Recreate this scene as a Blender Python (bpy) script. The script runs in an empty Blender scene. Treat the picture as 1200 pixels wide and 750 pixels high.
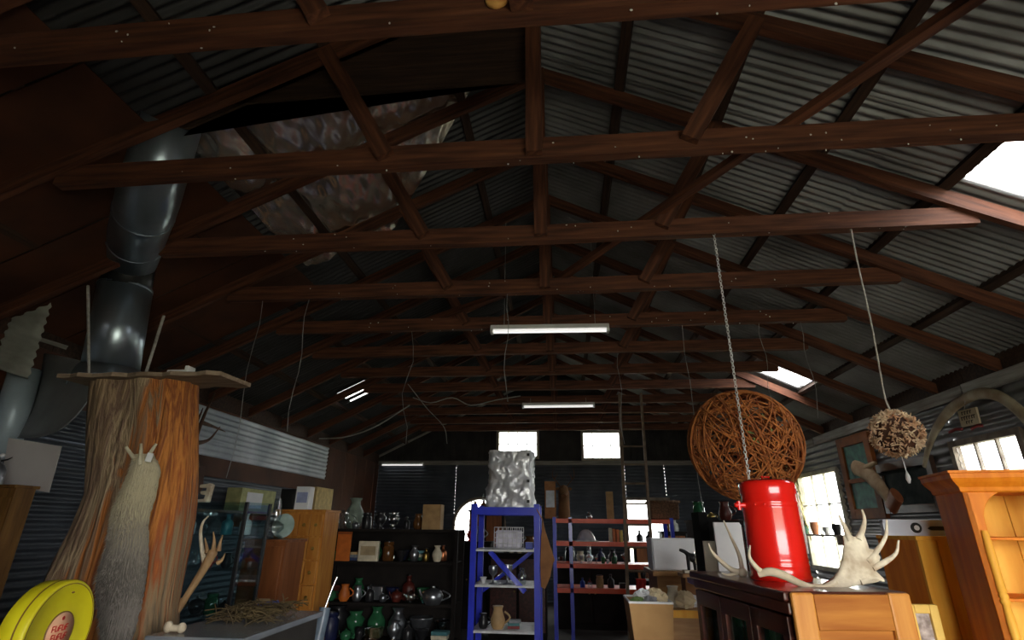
import bpy, bmesh, math, random
import numpy as np
from mathutils import Vector, Matrix
random.seed(7)
rng = np.random.default_rng(7)
scene = bpy.context.scene
COL = scene.collection
PI = math.pi

# ------------------------------------------------------------------ camera, sky, exposure
EYE = 1.6
F_PX, PITCH, YAW, ROLL = 615.976, 0.374541, 0.096076, 0.010578      # frame 1200 x 750
_f = Vector((-math.sin(YAW)*math.cos(PITCH), math.cos(YAW)*math.cos(PITCH), math.sin(PITCH)))
_r0 = Vector((math.cos(YAW), math.sin(YAW), 0)); _u0 = _r0.cross(_f)
_r = _r0*math.cos(ROLL) + _u0*math.sin(ROLL); _u = -_r0*math.sin(ROLL) + _u0*math.cos(ROLL)
cam_d = bpy.data.cameras.new('camera'); cam = bpy.data.objects.new('camera', cam_d); COL.objects.link(cam)
cam_d.sensor_width = 36; cam_d.lens = 36*F_PX/1200; cam_d.clip_start = 0.05
cam.matrix_world = Matrix(((_r.x, _u.x, -_f.x, 0), (_r.y, _u.y, -_f.y, 0), (_r.z, _u.z, -_f.z, EYE), (0, 0, 0, 1)))
scene.camera = cam
world = bpy.data.worlds.new('overcast_sky'); scene.world = world; world.use_nodes = True
bg = world.node_tree.nodes['Background']
bg.inputs[0].default_value = (1.0, 0.985, 0.955, 1); bg.inputs[1].default_value = 1.0
scene.view_settings.view_transform = 'Standard'; scene.view_settings.look = 'None'
scene.view_settings.exposure = 3.95; scene.view_settings.gamma = 1.0
scene.view_settings.use_curve_mapping = False
scene.cycles.use_denoising = True
scene.cycles.max_bounces = 8; scene.cycles.diffuse_bounces = 4; scene.cycles.transparent_max_bounces = 16
scene.cycles.sample_clamp_indirect = 4.0

def portal(name, loc, rot, sx, sy):
    """marks an opening of the shed so that the sky's light is sampled through it; gives no light of its own"""
    d = bpy.data.lights.new(name, 'AREA'); d.shape = 'RECTANGLE'; d.size = sx; d.size_y = sy
    d.cycles.is_portal = True
    o = bpy.data.objects.new(name, d); COL.objects.link(o); o.location = loc; o.rotation_euler = rot
    return o

# ------------------------------------------------------------------ pixel -> place helpers (a pixel gives a direction only)
C0 = Vector((0, 0, EYE))
def ray(x, y): return _f*F_PX + _r*(x-600) - _u*(y-375)
def aY(x, y, Y): R = ray(x, y); return C0 + R*(Y/R.y)
def aX(x, y, X): R = ray(x, y); return C0 + R*(X/R.x)
def aZ(x, y, Z): R = ray(x, y); return C0 + R*((Z-EYE)/R.z)

# ------------------------------------------------------------------ materials
MATS = {}
def mat(name, c1, c2=None, rough=.6, metal=0., scale=5., stretch=(1, 1, 1), bump=.15, spec=.4, detail=4., lo=.35, hi=.7, c3=None, coat=0.):
    if name in MATS: return MATS[name]
    m = bpy.data.materials.new(name); m.use_nodes = True; nt = m.node_tree; N = nt.nodes; L = nt.links
    b = N['Principled BSDF']; b.inputs['Roughness'].default_value = rough; b.inputs['Metallic'].default_value = metal
    b.inputs['Specular IOR Level'].default_value = spec; b.inputs['Coat Weight'].default_value = coat
    if c2 is None: c2 = tuple(v*.6 for v in c1)
    tc = N.new('ShaderNodeTexCoord'); mp = N.new('ShaderNodeMapping'); mp.inputs['Scale'].default_value = stretch
    nz = N.new('ShaderNodeTexNoise'); nz.inputs['Scale'].default_value = scale; nz.inputs['Detail'].default_value = detail
    cr = N.new('ShaderNodeValToRGB'); e = cr.color_ramp.elements
    e[0].position = lo; e[0].color = (*c2, 1); e[1].position = hi; e[1].color = (*c1, 1)
    if c3: k = e.new(min(.98, hi+.1)); k.color = (*c3, 1)
    L.new(tc.outputs['Object'], mp.inputs['Vector']); L.new(mp.outputs[0], nz.inputs['Vector'])
    L.new(nz.outputs['Fac'], cr.inputs['Fac']); L.new(cr.outputs[0], b.inputs['Base Color'])
    if bump:
        bp = N.new('ShaderNodeBump'); bp.inputs['Strength'].default_value = bump; bp.inputs['Distance'].default_value = .02
        L.new(nz.outputs['Fac'], bp.inputs['Height']); L.new(bp.outputs[0], b.inputs['Normal'])
    MATS[name] = m; return m
def glassmat(name, tint=(.9, .95, .95), refl=.1, rough=.03, trans=0.):
    if name in MATS: return MATS[name]
    m = bpy.data.materials.new(name); m.use_nodes = True; nt = m.node_tree; N = nt.nodes; L = nt.links
    for n in list(N): N.remove(n)
    out = N.new('ShaderNodeOutputMaterial'); t = N.new('ShaderNodeBsdfTransparent'); t.inputs[0].default_value = (*tint, 1)
    g = N.new('ShaderNodeBsdfGlossy'); g.inputs['Roughness'].default_value = rough
    mx = N.new('ShaderNodeMixShader'); mx.inputs[0].default_value = refl
    L.new(t.outputs[0], mx.inputs[1]); L.new(g.outputs[0], mx.inputs[2])
    last = mx
    if trans:
        d = N.new('ShaderNodeBsdfTranslucent'); d.inputs[0].default_value = (.9, .9, .88, 1)
        m2 = N.new('ShaderNodeMixShader'); m2.inputs[0].default_value = trans
        L.new(mx.outputs[0], m2.inputs[1]); L.new(d.outputs[0], m2.inputs[2]); last = m2
    L.new(last.outputs[0], out.inputs[0]); MATS[name] = m; return m

LONG = (1, 14, 14)     # grain along local X
TIM = mat('old_roof_timber', (.165, .056, .025), (.06, .019, .009), rough=.75, stretch=LONG, scale=2.2, bump=.3, c3=(.25, .11, .055))
TIM_D = mat('dark_roof_timber', (.07, .035, .02), (.03, .014, .009), rough=.8, stretch=LONG, scale=2.2, bump=.3)
IRON = mat('galvanised_iron', (.24, .235, .24), (.13, .125, .125), rough=.45, metal=.55, scale=1.3, bump=.05)
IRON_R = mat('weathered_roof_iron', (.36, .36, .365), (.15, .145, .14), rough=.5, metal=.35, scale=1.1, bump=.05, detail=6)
IRON_K = mat('shade_dark_roof_iron', (.085, .085, .09), (.035, .033, .032), rough=.5, metal=.35, scale=1.1, bump=.05, detail=6)  # darker copy of the roof iron; left slope's shade is in its colour
IRON_B = mat('blue_grey_painted_iron', (.1, .115, .14), (.055, .062, .075), rough=.45, metal=.3, scale=1.5, bump=.05)
IRON_S = mat('silvery_wall_iron', (.6, .63, .68), (.3, .33, .38), rough=.4, metal=.5, scale=1.2, bump=.05)
BROWN = mat('brown_lining_board', (.11, .035, .014), (.05, .016, .007), rough=.7, scale=1.6, bump=.1)
GREYP = mat('weathered_pale_timber', (.42, .4, .37), (.22, .2, .18), rough=.8, stretch=LONG, scale=2, bump=.2)
FLOOR = mat('stained_concrete', (.07, .062, .055), (.035, .03, .027), rough=.8, scale=1.4, bump=.1)
GRASS = mat('gravel_and_grass', (.38, .37, .3), (.26, .27, .2), rough=.95, scale=.6, bump=.1)
GLASS = glassmat('window_glass', (.92, .95, .95), .06)
SKYL = glassmat('translucent_roof_sheet', (.97, .98, 1), .03, .2, trans=.25)
FOIL = mat('crinkled_foil', (.95, .87, .74), (.8, .76, .7), rough=.26, metal=.9, scale=6, bump=.5, detail=6, stretch=(1, .35, 1))  # warm tint of a reflection is put into the foil colour

# ------------------------------------------------------------------ mesh helpers
PM = {}        # object name -> world matrix of things
class MB:
    def __init__(s): s.v = []; s.f = []; s.sm = []
    def add(s, vs, fs, smooth=False):
        b = len(s.v); s.v += [Vector(v) for v in vs]; s.f += [tuple(i+b for i in f) for f in fs]; s.sm += [smooth]*len(fs); return s
    def box(s, c, d, R=None, taper=(1, 1)):
        c = Vector(c); x, y, z = d[0]/2, d[1]/2, d[2]/2; tx, ty = taper
        vs = [Vector(p) for p in ((-x, -y, -z), (x, -y, -z), (x, y, -z), (-x, y, -z), (-x*tx, -y*ty, z), (x*tx, -y*ty, z), (x*tx, y*ty, z), (-x*tx, y*ty, z))]
        if R is not None: vs = [R @ v for v in vs]
        return s.add([v+c for v in vs], [(0, 3, 2, 1), (4, 5, 6, 7), (0, 1, 5, 4), (1, 2, 6, 5), (2, 3, 7, 6), (3, 0, 4, 7)])
    def mm(s, a, b):      # box by min and max corner
        a = Vector(a); b = Vector(b); return s.box((a+b)/2, tuple(abs(v) for v in (b-a)))
    def tube(s, pts, rad, n=8, closed=False, flat=1., cap=True):
        pts = [Vector(p) for p in pts]; m = len(pts)
        if not hasattr(rad, '__len__'): rad = [rad]*m
        rings = []; prev = None
        for i, p in enumerate(pts):
            if closed: t = pts[(i+1) % m]-pts[i-1]
            else: t = pts[min(i+1, m-1)]-pts[max(i-1, 0)]
            if t.length < 1e-9: t = Vector((0, 0, 1))
            t.normalize()
            if prev is None:
                a = Vector((0, 0, 1)) if abs(t.z) < .9 else Vector((1, 0, 0)); nrm = (a - t*a.dot(t)).normalized()
            else:
                nrm = prev - t*prev.dot(t)
                nrm = nrm.normalized() if nrm.length > 1e-6 else t.orthogonal().normalized()
            prev = nrm; bn = t.cross(nrm)
            rings.append([p + (nrm*math.cos(2*PI*k/n) + bn*math.sin(2*PI*k/n)*flat)*rad[i] for k in range(n)])
        vs = [v for r in rings for v in r]; fs = []
        for i in range(m if closed else m-1):
            j = (i+1) % m
            for k in range(n): fs.append((i*n+k, i*n+(k+1) % n, j*n+(k+1) % n, j*n+k))
        s.add(vs, fs, True)
        if cap and not closed:
            s.add(rings[0], [tuple(reversed(range(n)))]); s.add(rings[-1], [tuple(range(n))])
        return s
    def lathe(s, prof, n=20, o=(0, 0, 0), R=None, cap=True, smooth=True, sx=1., sy=1.):
        o = Vector(o); rings = []
        for r, z in prof:
            rings.append([Vector((r*sx*math.cos(2*PI*k/n), r*sy*math.sin(2*PI*k/n), z)) for k in range(n)])
        vs = [v for r in rings for v in r]
        if R is not None: vs = [R @ v for v in vs]
        vs = [v+o for v in vs]; fs = []
        for i in range(len(prof)-1):
            for k in range(n): fs.append((i*n+k, i*n+(k+1) % n, (i+1)*n+(k+1) % n, (i+1)*n+k))
        s.add(vs, fs, smooth)
        if cap:
            if prof[0][0] > 1e-4: s.add(vs[:n], [tuple(reversed(range(n)))])
            if prof[-1][0] > 1e-4: s.add(vs[-n:], [tuple(range(n))])
        return s
    def ell(s, c, r, n=12, m=8, R=None, jit=0.):
        c = Vector(c); vs = []; fs = []
        for i in range(m+1):
            th = PI*i/m
            for k in range(n):
                ph = 2*PI*k/n; j = 1+random.uniform(-jit, jit)
                v = Vector((r[0]*math.sin(th)*math.cos(ph)*j, r[1]*math.sin(th)*math.sin(ph)*j, r[2]*math.cos(th)*j))
                if R is not None: v = R @ v
                vs.append(v+c)
        for i in range(m):
            for k in range(n): fs.append((i*n+k, (i+1)*n+k, (i+1)*n+(k+1) % n, i*n+(k+1) % n))
        return s.add(vs, fs, True)
    def prism(s, pts, ax, d0, d1):
        """outline pts (2d) extruded along axis ax from d0 to d1; 'y': pts are (x,z); 'x': (y,z); 'z': (x,y)"""
        def P(a, b, d): return {'y': (a, d, b), 'x': (d, a, b), 'z': (a, b, d)}[ax]
        n = len(pts); vs = [P(a, b, d0) for a, b in pts]+[P(a, b, d1) for a, b in pts]
        fs = [tuple(range(n)), tuple(reversed(range(n, 2*n)))]+[(i, i+n, (i+1) % n+n, (i+1) % n) for i in range(n)]
        return s.add(vs, fs)
    def grid(s, fn, nu, nv, smooth=True):
        vs = [fn(i/nu, j/nv) for i in range(nu+1) for j in range(nv+1)]
        fs = [(i*(nv+1)+j, (i+1)*(nv+1)+j, (i+1)*(nv+1)+j+1, i*(nv+1)+j+1) for i in range(nu) for j in range(nv)]
        return s.add(vs, fs, smooth)
    def xf(s, Mx):
        s.v = [Mx @ v for v in s.v]; return s
    def build(s, name, m, parent=None, bevel=0., world=True, M=None, solid=0., origin=None, sub=0, recalc=True):
        """one mesh object; vertices are given in world space (or, with M, in the local space of matrix M)"""
        me = bpy.data.meshes.new(name)
        if M is None:
            if parent is not None and parent.name in PM: M = PM[parent.name]
            else:
                if origin is None:
                    xs = [v.x for v in s.v]; ys = [v.y for v in s.v]; zs = [v.z for v in s.v]
                    origin = Vector(((min(xs)+max(xs))/2, (min(ys)+max(ys))/2, min(zs)))
                M = Matrix.Translation(origin)
            inv = M.inverted(); vs = [inv @ v for v in s.v]
        else: vs = s.v
        me.from_pydata([tuple(v) for v in vs], [], s.f)
        if recalc:
            bm = bmesh.new(); bm.from_mesh(me); bmesh.ops.recalc_face_normals(bm, faces=bm.faces); bm.to_mesh(me); bm.free()
        me.polygons.foreach_set('use_smooth', s.sm)
        me.materials.append(m); me.update()
        o = bpy.data.objects.new(name, me); COL.objects.link(o)
        if parent is not None:
            o.parent = parent; o.matrix_basis = PM[parent.name].inverted() @ M
        else: o.matrix_basis = M
        PM[o.name] = M
        if bevel:
            b = o.modifiers.new('bevel', 'BEVEL'); b.width = bevel; b.segments = 2; b.limit_method = 'ANGLE'; b.angle_limit = .7
        if solid:
            b = o.modifiers.new('solid', 'SOLIDIFY'); b.thickness = solid; b.offset = 0
        if sub:
            b = o.modifiers.new('sub', 'SUBSURF'); b.levels = sub; b.render_levels = sub
        return o
def tag(o, label, cat=None, group=None):
    o['label'] = label
    if cat: o['category'] = cat
    if group: o['group'] = group
    return o
def thing(name, label, cat, loc=(0, 0, 0), rz=0., group=None, M=None):
    o = bpy.data.objects.new(name, None); COL.objects.link(o); o.empty_display_size = .1
    if M is None: M = Matrix.Translation(Vector(loc)) @ Matrix.Rotation(rz, 4, 'Z')
    o.matrix_basis = M; PM[o.name] = M
    return tag(o, label, cat, group)
def struct(name, loc=(0, 0, 0)):
    o = bpy.data.objects.new(name, None); COL.objects.link(o); o.empty_display_size = .1
    o.matrix_basis = Matrix.Translation(Vector(loc)); PM[o.name] = o.matrix_basis.copy(); o['kind'] = 'structure'; return o
def beamM(p0, p1, up=(0, 0, 1)):
    p0 = Vector(p0); p1 = Vector(p1); x = (p1-p0).normalized(); up = Vector(up)
    if abs(x.dot(up)) > .98: up = Vector((0, 1, 0))
    y = up.cross(x).normalized(); z = x.cross(y)
    return Matrix(((x.x, y.x, z.x, p0.x), (x.y, y.y, z.y, p0.y), (x.z, y.z, z.z, p0.z), (0, 0, 0, 1)))
def beam(name, p0, p1, w, h, m, parent=None, up=(0, 0, 1), jit=.004, seg=6, bow=0.):
    """timber from p0 to p1 (centre line), w sideways, h upwards; slightly uneven"""
    p0 = Vector(p0); p1 = Vector(p1); L = (p1-p0).length; mb = MB(); vs = []; fs = []
    for i in range(seg+1):
        t = i/seg; dz = bow*4*t*(1-t)
        for a, b in ((-1, -1), (1, -1), (1, 1), (-1, 1)):
            vs.append((L*t, a*w/2+random.uniform(-jit, jit), b*h/2+dz+random.uniform(-jit, jit)))
    for i in range(seg):
        for k in range(4): fs.append((i*4+k, i*4+(k+1) % 4, (i+1)*4+(k+1) % 4, (i+1)*4+k))
    fs += [(3, 2, 1, 0), tuple(seg*4+k for k in range(4))]
    mb.add(vs, fs)
    return mb.build(name, m, parent, M=beamM(p0, p1, up))
def corr(name, O, U, V, m, parent, pitch=.076, amp=.009, rows=1, per=8, solid=0.):
    """corrugated sheet: corner O, edge U along the ribs, edge V across them"""
    O = Vector(O); U = Vector(U); V = Vector(V); Nn = U.cross(V).normalized(); n = max(per, round(V.length/pitch*per)); mb = MB()
    ph = 0.
    def fn(u, v): return O + U*u + V*v + Nn*amp*math.cos(2*PI*v*V.length/pitch)
    mb.grid(fn, rows, n)
    return mb.build(name, m, parent, recalc=False)

# ------------------------------------------------------------------ the shed
XR, HW, SL = -0.129, 4.568, 0.4905
ZRAF = EYE + 3.728           # underside of rafters at the ridge line
XL, XRT = XR-HW, XR+HW       # side walls
YN, YF = -1.35, 13.5          # near and far walls
ZW = 3.087                   # wall top
TIE_Z = 3.70                 # underside of tie beams
TY = [1.678+.9746*k for k in range(12)]
def split(a, b, step): n = max(1, round((b-a)/step)); return [(a+(b-a)*i/n, a+(b-a)*(i+1)/n) for i in range(n)]
def roofz(x, off=0.): return ZRAF + off - SL*abs(x-XR)

fl = MB().mm((XL-.1, YN-.1, -.1), (XRT+.1, YF+.1, 0)).build('floor', FLOOR); fl['kind'] = 'structure'
gm = MB()
for a, b in (((-60, -60), (60, YN-.1)), ((-60, YF+.1), (60, 70)), ((-60, YN-.1), (XL-.1, YF+.1)), ((XRT+.1, YN-.1), (60, YF+.1))):
    gm.mm((*a, -.2), (*b, -.06))
gr = gm.build('ground', GRASS); gr['kind'] = 'structure'

# roof sheets, ribs running down the slope
ceil = struct('ceiling', (XR, 5, ZRAF))
OFF = .2
forced = [2.98, 3.47, 7.80, 8.36, 8.50, 9.15]
ys = [YN-.3]
while ys[-1] < YF+.25:
    nxt = ys[-1]+.762
    for fv in forced:
        if ys[-1]+.05 < fv < nxt+.25: nxt = fv; break
    ys.append(nxt)
def slope_pt(side, dx, y, off=OFF): return Vector((XR+side*dx, y, ZRAF+off-SL*dx))
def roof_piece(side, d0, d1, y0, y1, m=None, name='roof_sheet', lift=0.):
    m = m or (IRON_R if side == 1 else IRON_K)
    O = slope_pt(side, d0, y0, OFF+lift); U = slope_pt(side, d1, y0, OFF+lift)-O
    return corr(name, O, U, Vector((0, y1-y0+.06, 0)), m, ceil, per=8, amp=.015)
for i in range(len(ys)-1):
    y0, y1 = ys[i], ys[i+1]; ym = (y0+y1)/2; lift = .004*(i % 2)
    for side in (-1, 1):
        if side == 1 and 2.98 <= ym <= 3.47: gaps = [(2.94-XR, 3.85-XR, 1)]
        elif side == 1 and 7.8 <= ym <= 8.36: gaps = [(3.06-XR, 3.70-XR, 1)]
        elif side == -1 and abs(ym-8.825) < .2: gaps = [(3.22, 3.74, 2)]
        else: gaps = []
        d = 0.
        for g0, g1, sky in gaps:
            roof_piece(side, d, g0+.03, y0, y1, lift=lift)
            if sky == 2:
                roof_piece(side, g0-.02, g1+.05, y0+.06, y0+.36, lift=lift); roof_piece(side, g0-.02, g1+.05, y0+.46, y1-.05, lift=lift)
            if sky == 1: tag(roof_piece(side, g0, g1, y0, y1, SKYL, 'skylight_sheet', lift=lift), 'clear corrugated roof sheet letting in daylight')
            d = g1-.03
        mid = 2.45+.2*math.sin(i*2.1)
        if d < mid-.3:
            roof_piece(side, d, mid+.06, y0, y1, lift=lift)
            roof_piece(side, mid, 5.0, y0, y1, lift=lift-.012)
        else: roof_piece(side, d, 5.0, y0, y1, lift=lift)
for side in (-1, 1):
    for i, (a, b) in enumerate(split(YN, YF, 1.95)):
        MB().mm((XR+side*(HW-.02), a+.003, ZW-.02), (XR+side*(HW+.02), b-.003, roofz(XR+HW, OFF-.004+.003*(i % 2)))).build('eave_board', TIM_D, ceil)
PUR = (.70, 1.48, 2.23, 3.02, 3.86)
for side in (-1, 1):
    for dx in PUR:
        a = slope_pt(side, dx, YN-.2, .155); b = slope_pt(side, dx, YF+.1, .155)
        beam('purlin', a, b, .075, .06, TIM_D, ceil, up=(side*SL, 0, 1), seg=14)
beam('ridge_board', (XR, YN-.2, ZRAF+.08), (XR, YF+.1, ZRAF+.08), .035, .2, TIM_D, ceil, seg=14)
for side in (-1, 1):
    MB().grid(lambda u, v: slope_pt(side, .32*v, YN-.3+u*(YF-YN+.6), OFF+.03), 4, 1).build('ridge_cap', IRON_R, ceil)

# trusses
TRL = {0: 'nearest dark timber roof truss, with a round sawn log end on its tie beam',
       1: 'dark timber roof truss between the log-end truss and the wicker ball truss',
       2: 'dark timber roof truss that carries the chain of the big wicker ball',
       3: 'dark timber roof truss just beyond the wicker ball chain',
       4: 'dark timber roof truss just behind the middle fluorescent lamp',
       5: 'dark timber roof truss with a thin wire hanging before the ladder top',
       6: 'dark timber roof truss just before the one the ladder leans on',
       7: 'dark timber roof truss that the tall ladder leans on',
       8: 'dark timber roof truss with a pale cable looped along its tie beam',
       11: 'last dark timber roof truss before the far gable windows'}
trusses = []
for k, y in enumerate([-.27]+TY):
    kk = k-1
    t = thing('roof_truss', TRL.get(kk, 'dark timber roof truss between the looped cable truss and the gable end truss' if kk > 3 else 'dark timber roof truss nearest the open doorway'),
              'roof truss', (XR, y, TIE_Z), group='roof trusses across the shed')
    trusses.append(t)
    he = (ZRAF-TIE_Z-.14)/SL+.18
    beam('tie_beam', (XR-he, y+.02, TIE_Z+.07), (XR+he, y+.02, TIE_Z+.07), .075, .14, TIM, t, seg=12, bow=random.uniform(-.01, .015))
    for side in (-1, 1):
        a = Vector((XR, y-.03, ZRAF+.065)); b = Vector((XR+side*(HW+.05), y-.03, ZRAF+.065-SL*(HW+.05)))
        beam('rafter', a, b, .055, .115, TIM, t, up=(side*SL, 0, 1), seg=8)
        beam('strut', (XR+side*.93, y-.045, TIE_Z+.06), (XR+side*1.46, y-.045, ZRAF-SL*1.46+.08), .11, .045, TIM, t, up=(0, 1, 0), seg=3)
    beam('king_post', (XR, y-.045, TIE_Z+.02), (XR, y-.045, ZRAF+.1), .1, .05, TIM, t, up=(0, 1, 0), seg=3)

# side walls: horizontal corrugated iron in sheets
def wall_sheets(parent, x, inward, segs, z0, z1, m, amp=.009, pitch=.076):
    for (ya, yb) in segs:
        n = max(1, round((z1-z0)/.76)); h = (z1-z0)/n
        for j in range(n):
            O = Vector((x+.004*(j % 2)*inward, ya-.01, z0+j*h)); corr('wall_sheet', O, (0, yb-ya+.02, 0), (0, 0, h+.01), m, parent, amp=amp, per=6, pitch=pitch)

wl = struct('wall_left', (XL, 5, 0))
wall_sheets(wl, XL, 1, split(YN, 5.6, 2.0), 0, ZW, IRON_B)
wall_sheets(wl, XL, 1, split(5.6, 10.45, 2.4), 2.42, ZW, IRON_S)
wall_sheets(wl, XL, 1, split(5.6, 10.45, 2.4), 0, 2.2, IRON_B)
MB().mm((XL-.03, 5.6, 2.18), (XL+.015, 10.45, 2.43)).build('brown_band_board', BROWN, wl)
for i, (a, b) in enumerate(split(10.45, YF, .3)):
    MB().mm((XL-.02, a+.004, 0), (XL+.012+.006*(i % 2), b-.004, ZW)).build('lining_board', BROWN, wl)
for y in (1.2, 3.3, 5.6, 8., 10.45): MB().mm((XL-.12, y-.05, 0), (XL-.02, y+.05, ZW)).build('stud', TIM_D, wl)
for i, (a, b) in enumerate(split(1.4, 5.6, .6)): MB().mm((XL-.01, a+.004, 2.62), (XL+.014+.004*(i % 2), b-.004, ZW)).build('lining_board', BROWN, wl)
beam('wall_plate', (XL-.05, YN, ZW-.03), (XL-.05, YF, ZW-.03), .1, .07, TIM, wl, seg=12)

wr = struct('wall_right', (XRT, 5, 0))
WIN1 = (5.60, 6.50, 2.10, 2.49)       # y0 y1 z0 z1 on the right wall
WIN2 = (9.3, 10.75, 1.02, 2.5)
def wall_with_holes(parent, x, holes, m, z1, ystep=2.4):
    cuts = sorted([(h[0], h[1], h[2], h[3]) for h in holes]); y = YN
    for (a, b, c, d) in cuts:
        wall_sheets(parent, x, -1, split(y, a, ystep), 0, z1, m, .014, .1)
        wall_sheets(parent, x, -1, [(a, b)], 0, c, m, .014, .1); wall_sheets(parent, x, -1, [(a, b)], d, z1, m, .014, .1)
        y = b
    wall_sheets(parent, x, -1, split(y, YF, ystep), 0, z1, m, .014, .1)
wall_with_holes(wr, XRT, [WIN1, WIN2], IRON, ZW-.02)
for i, (a, b) in enumerate(split(YN, YF, 1.75)):
    beam('wall_plate', (XRT-.03, a+.01, ZW-.06+.012*(i % 2)), (XRT-.03, b-.01, ZW-.06+.012*(i % 2)), .07, .13, GREYP, wr, seg=3)

def window(name, plane, a0, a1, z0, z1, pos, nv, nh, fm, depth=.09, parent=None, sill=True, fw=.06):
    """window in a wall: plane 'x' -> wall at x=pos, a along y; plane 'y' -> wall at y=pos, a along x"""
    c = (pos, (a0+a1)/2, z0) if plane == 'x' else ((a0+a1)/2, pos, z0)
    w = struct(name, c)
    def bx(u0, u1, w0, w1, d0, d1, nm, m):
        if plane == 'x': MB().mm((pos+d0, u0, w0), (pos+d1, u1, w1)).build(nm, m, w)
        else: MB().mm((u0, pos+d0, w0), (u1, pos+d1, w1)).build(nm, m, w)
    h = depth/2
    bx(a0-fw, a0+.005, z0-fw, z1+fw, -h, h, 'frame_side', fm); bx(a1-.005, a1+fw, z0-fw, z1+fw, -h, h, 'frame_side', fm)
    bx(a0, a1, z1-.005, z1+fw, -h, h, 'frame_head', fm); bx(a0, a1, z0-fw, z0+.005, -h*1.5, h*1.5, 'window_sill', fm)
    for i in range(1, nv):
        u = a0+(a1-a0)*i/nv; bx(u-.011, u+.011, z0, z1, -.02, .02, 'glazing_bar', fm)
    for j in range(1, nh):
        u = z0+(z1-z0)*j/nh; bx(a0, a1, u-.01, u+.01, -.018, .018, 'glazing_bar', fm)
    for i in range(nv):
        for j in range(nh):
            bx(a0+(a1-a0)*i/nv+.012, a0+(a1-a0)*(i+1)/nv-.012, z0+(z1-z0)*j/nh+.011, z0+(z1-z0)*(j+1)/nh-.011, -.003, .003, 'pane', GLASS)
    return w
WFR = mat('weathered_window_timber', (.3, .25, .2), (.14, .1, .08), rough=.8, scale=6, bump=.2)
WFD = mat('cream_window_timber', (.5, .46, .36), (.3, .27, .2), rough=.8, scale=6, bump=.2)
window('window_1', 'x', *WIN1, XRT, 3, 1, WFR)
window('window_2', 'x', *WIN2, XRT, 3, 3, WFD)
portal('portal_window_1', (XRT-.05, 6.05, 2.3), (0, PI/2, 0), .39, .9)
portal('portal_window_2', (XRT-.05, 10.0, 1.76), (0, PI/2, 0), 1.48, 1.45)

# far wall: horizontal iron below a rail, vertical dark boards in the gable
wf = struct('wall_far', (XR, YF, 0))
FW = [(-1.60, -.64, 3.24, 3.85), (.53, 1.42, 3.19, 3.82)]
def far_strip(x0, x1, z0, z1):
    n = max(1, round((z1-z0)/.76)); h = (z1-z0)/n
    for j in range(n): corr('wall_sheet', (x0, YF, z0+j*h), (x1-x0, 0, 0), (0, 0, h+.01), IRON_B, wf, per=6)
ARC = (-2.05, .62, .75, 1.62)        # arched window: centre x, radius, sill, spring
DW = (1.50, 2.45, .85, 2.22)
far_strip(XL, ARC[0]-ARC[1], 0, 3.03); far_strip(ARC[0]+ARC[1], DW[0], 0, 3.03); far_strip(DW[1], XRT, 0, 3.03)
far_strip(ARC[0]-ARC[1], ARC[0]+ARC[1], 0, ARC[2]); far_strip(DW[0], DW[1], 0, DW[2]); far_strip(DW[0], DW[1], DW[3], 3.03)
# spandrel above the arch
def arch_fn(u, v):
    x = ARC[0]-ARC[1]+2*ARC[1]*u; zl = ARC[3]+math.sqrt(max(0, ARC[1]**2-(x-ARC[0])**2)); return Vector((x, YF, zl+(3.03-zl)*v))
MB().grid(arch_fn, 24, 1, False).build('arch_spandrel', IRON_B, wf)
beam('rail', (XL, YF-.04, 3.08), (XRT, YF-.04, 3.08), .06, .1, GREYP, wf, seg=10)
GB = mat('dark_gable_board', (.05, .045, .045), (.022, .02, .02), rough=.8, scale=3, bump=.2)
x = XL
while x < XRT-.01:
    x1 = min(x+.152, XRT); xm = (x+x1)/2; top = roofz(xm, .14)
    pieces = [(3.1, top)]
    for (a, b, c, d) in FW:
        if a-.05 < xm < b+.05: pieces = [(3.1, c), (d, top)]
    dy = random.uniform(0, .02)
    for (c, d) in pieces:
        if d > c+.02: MB().mm((x+.004, YF-.01+dy, c), (x1-.004, YF+.03+dy, d)).build('gable_board', GB, wf)
    x = x1
gx = sorted([XL-.05, XR, XRT+.05]+[v for w in FW for v in w[:2]])
for a, b in zip(gx, gx[1:]):
    hole = [w for w in FW if abs(w[0]-a) < 1e-6]
    for z0, z1 in ([(3.03, hole[0][2]), (hole[0][3], None)] if hole else [(3.03, None)]):
        za, zb = (z1, z1) if z1 else (roofz(a, .19), roofz(b, .19))
        MB().prism([(a, z0), (b, z0), (b, zb), (a, za)], 'y', YF+.055, YF+.07).build('gable_backing', GB, wf)
for side in (-1, 1):
    a = Vector((XR, YF-.05, ZRAF+.155)); b = Vector((XR+side*HW, YF-.05, ZRAF+.155-SL*HW))
    beam('gable_trim', a, b, .05, .05, GREYP, wf, up=(side*SL, 0, 1), seg=6)
for i, (a, b, c, d) in enumerate(FW):
    window('window_%d' % (3+i), 'y', a, b, c, d, YF, 4, 2, WFD, depth=.12)
window('window_5', 'y', *DW, YF, 2, 3, WFR)
portal('portal_window_5', ((DW[0]+DW[1])/2, YF-.06, (DW[2]+DW[3])/2), (-PI/2, 0, 0), DW[1]-DW[0], DW[3]-DW[2])
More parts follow.
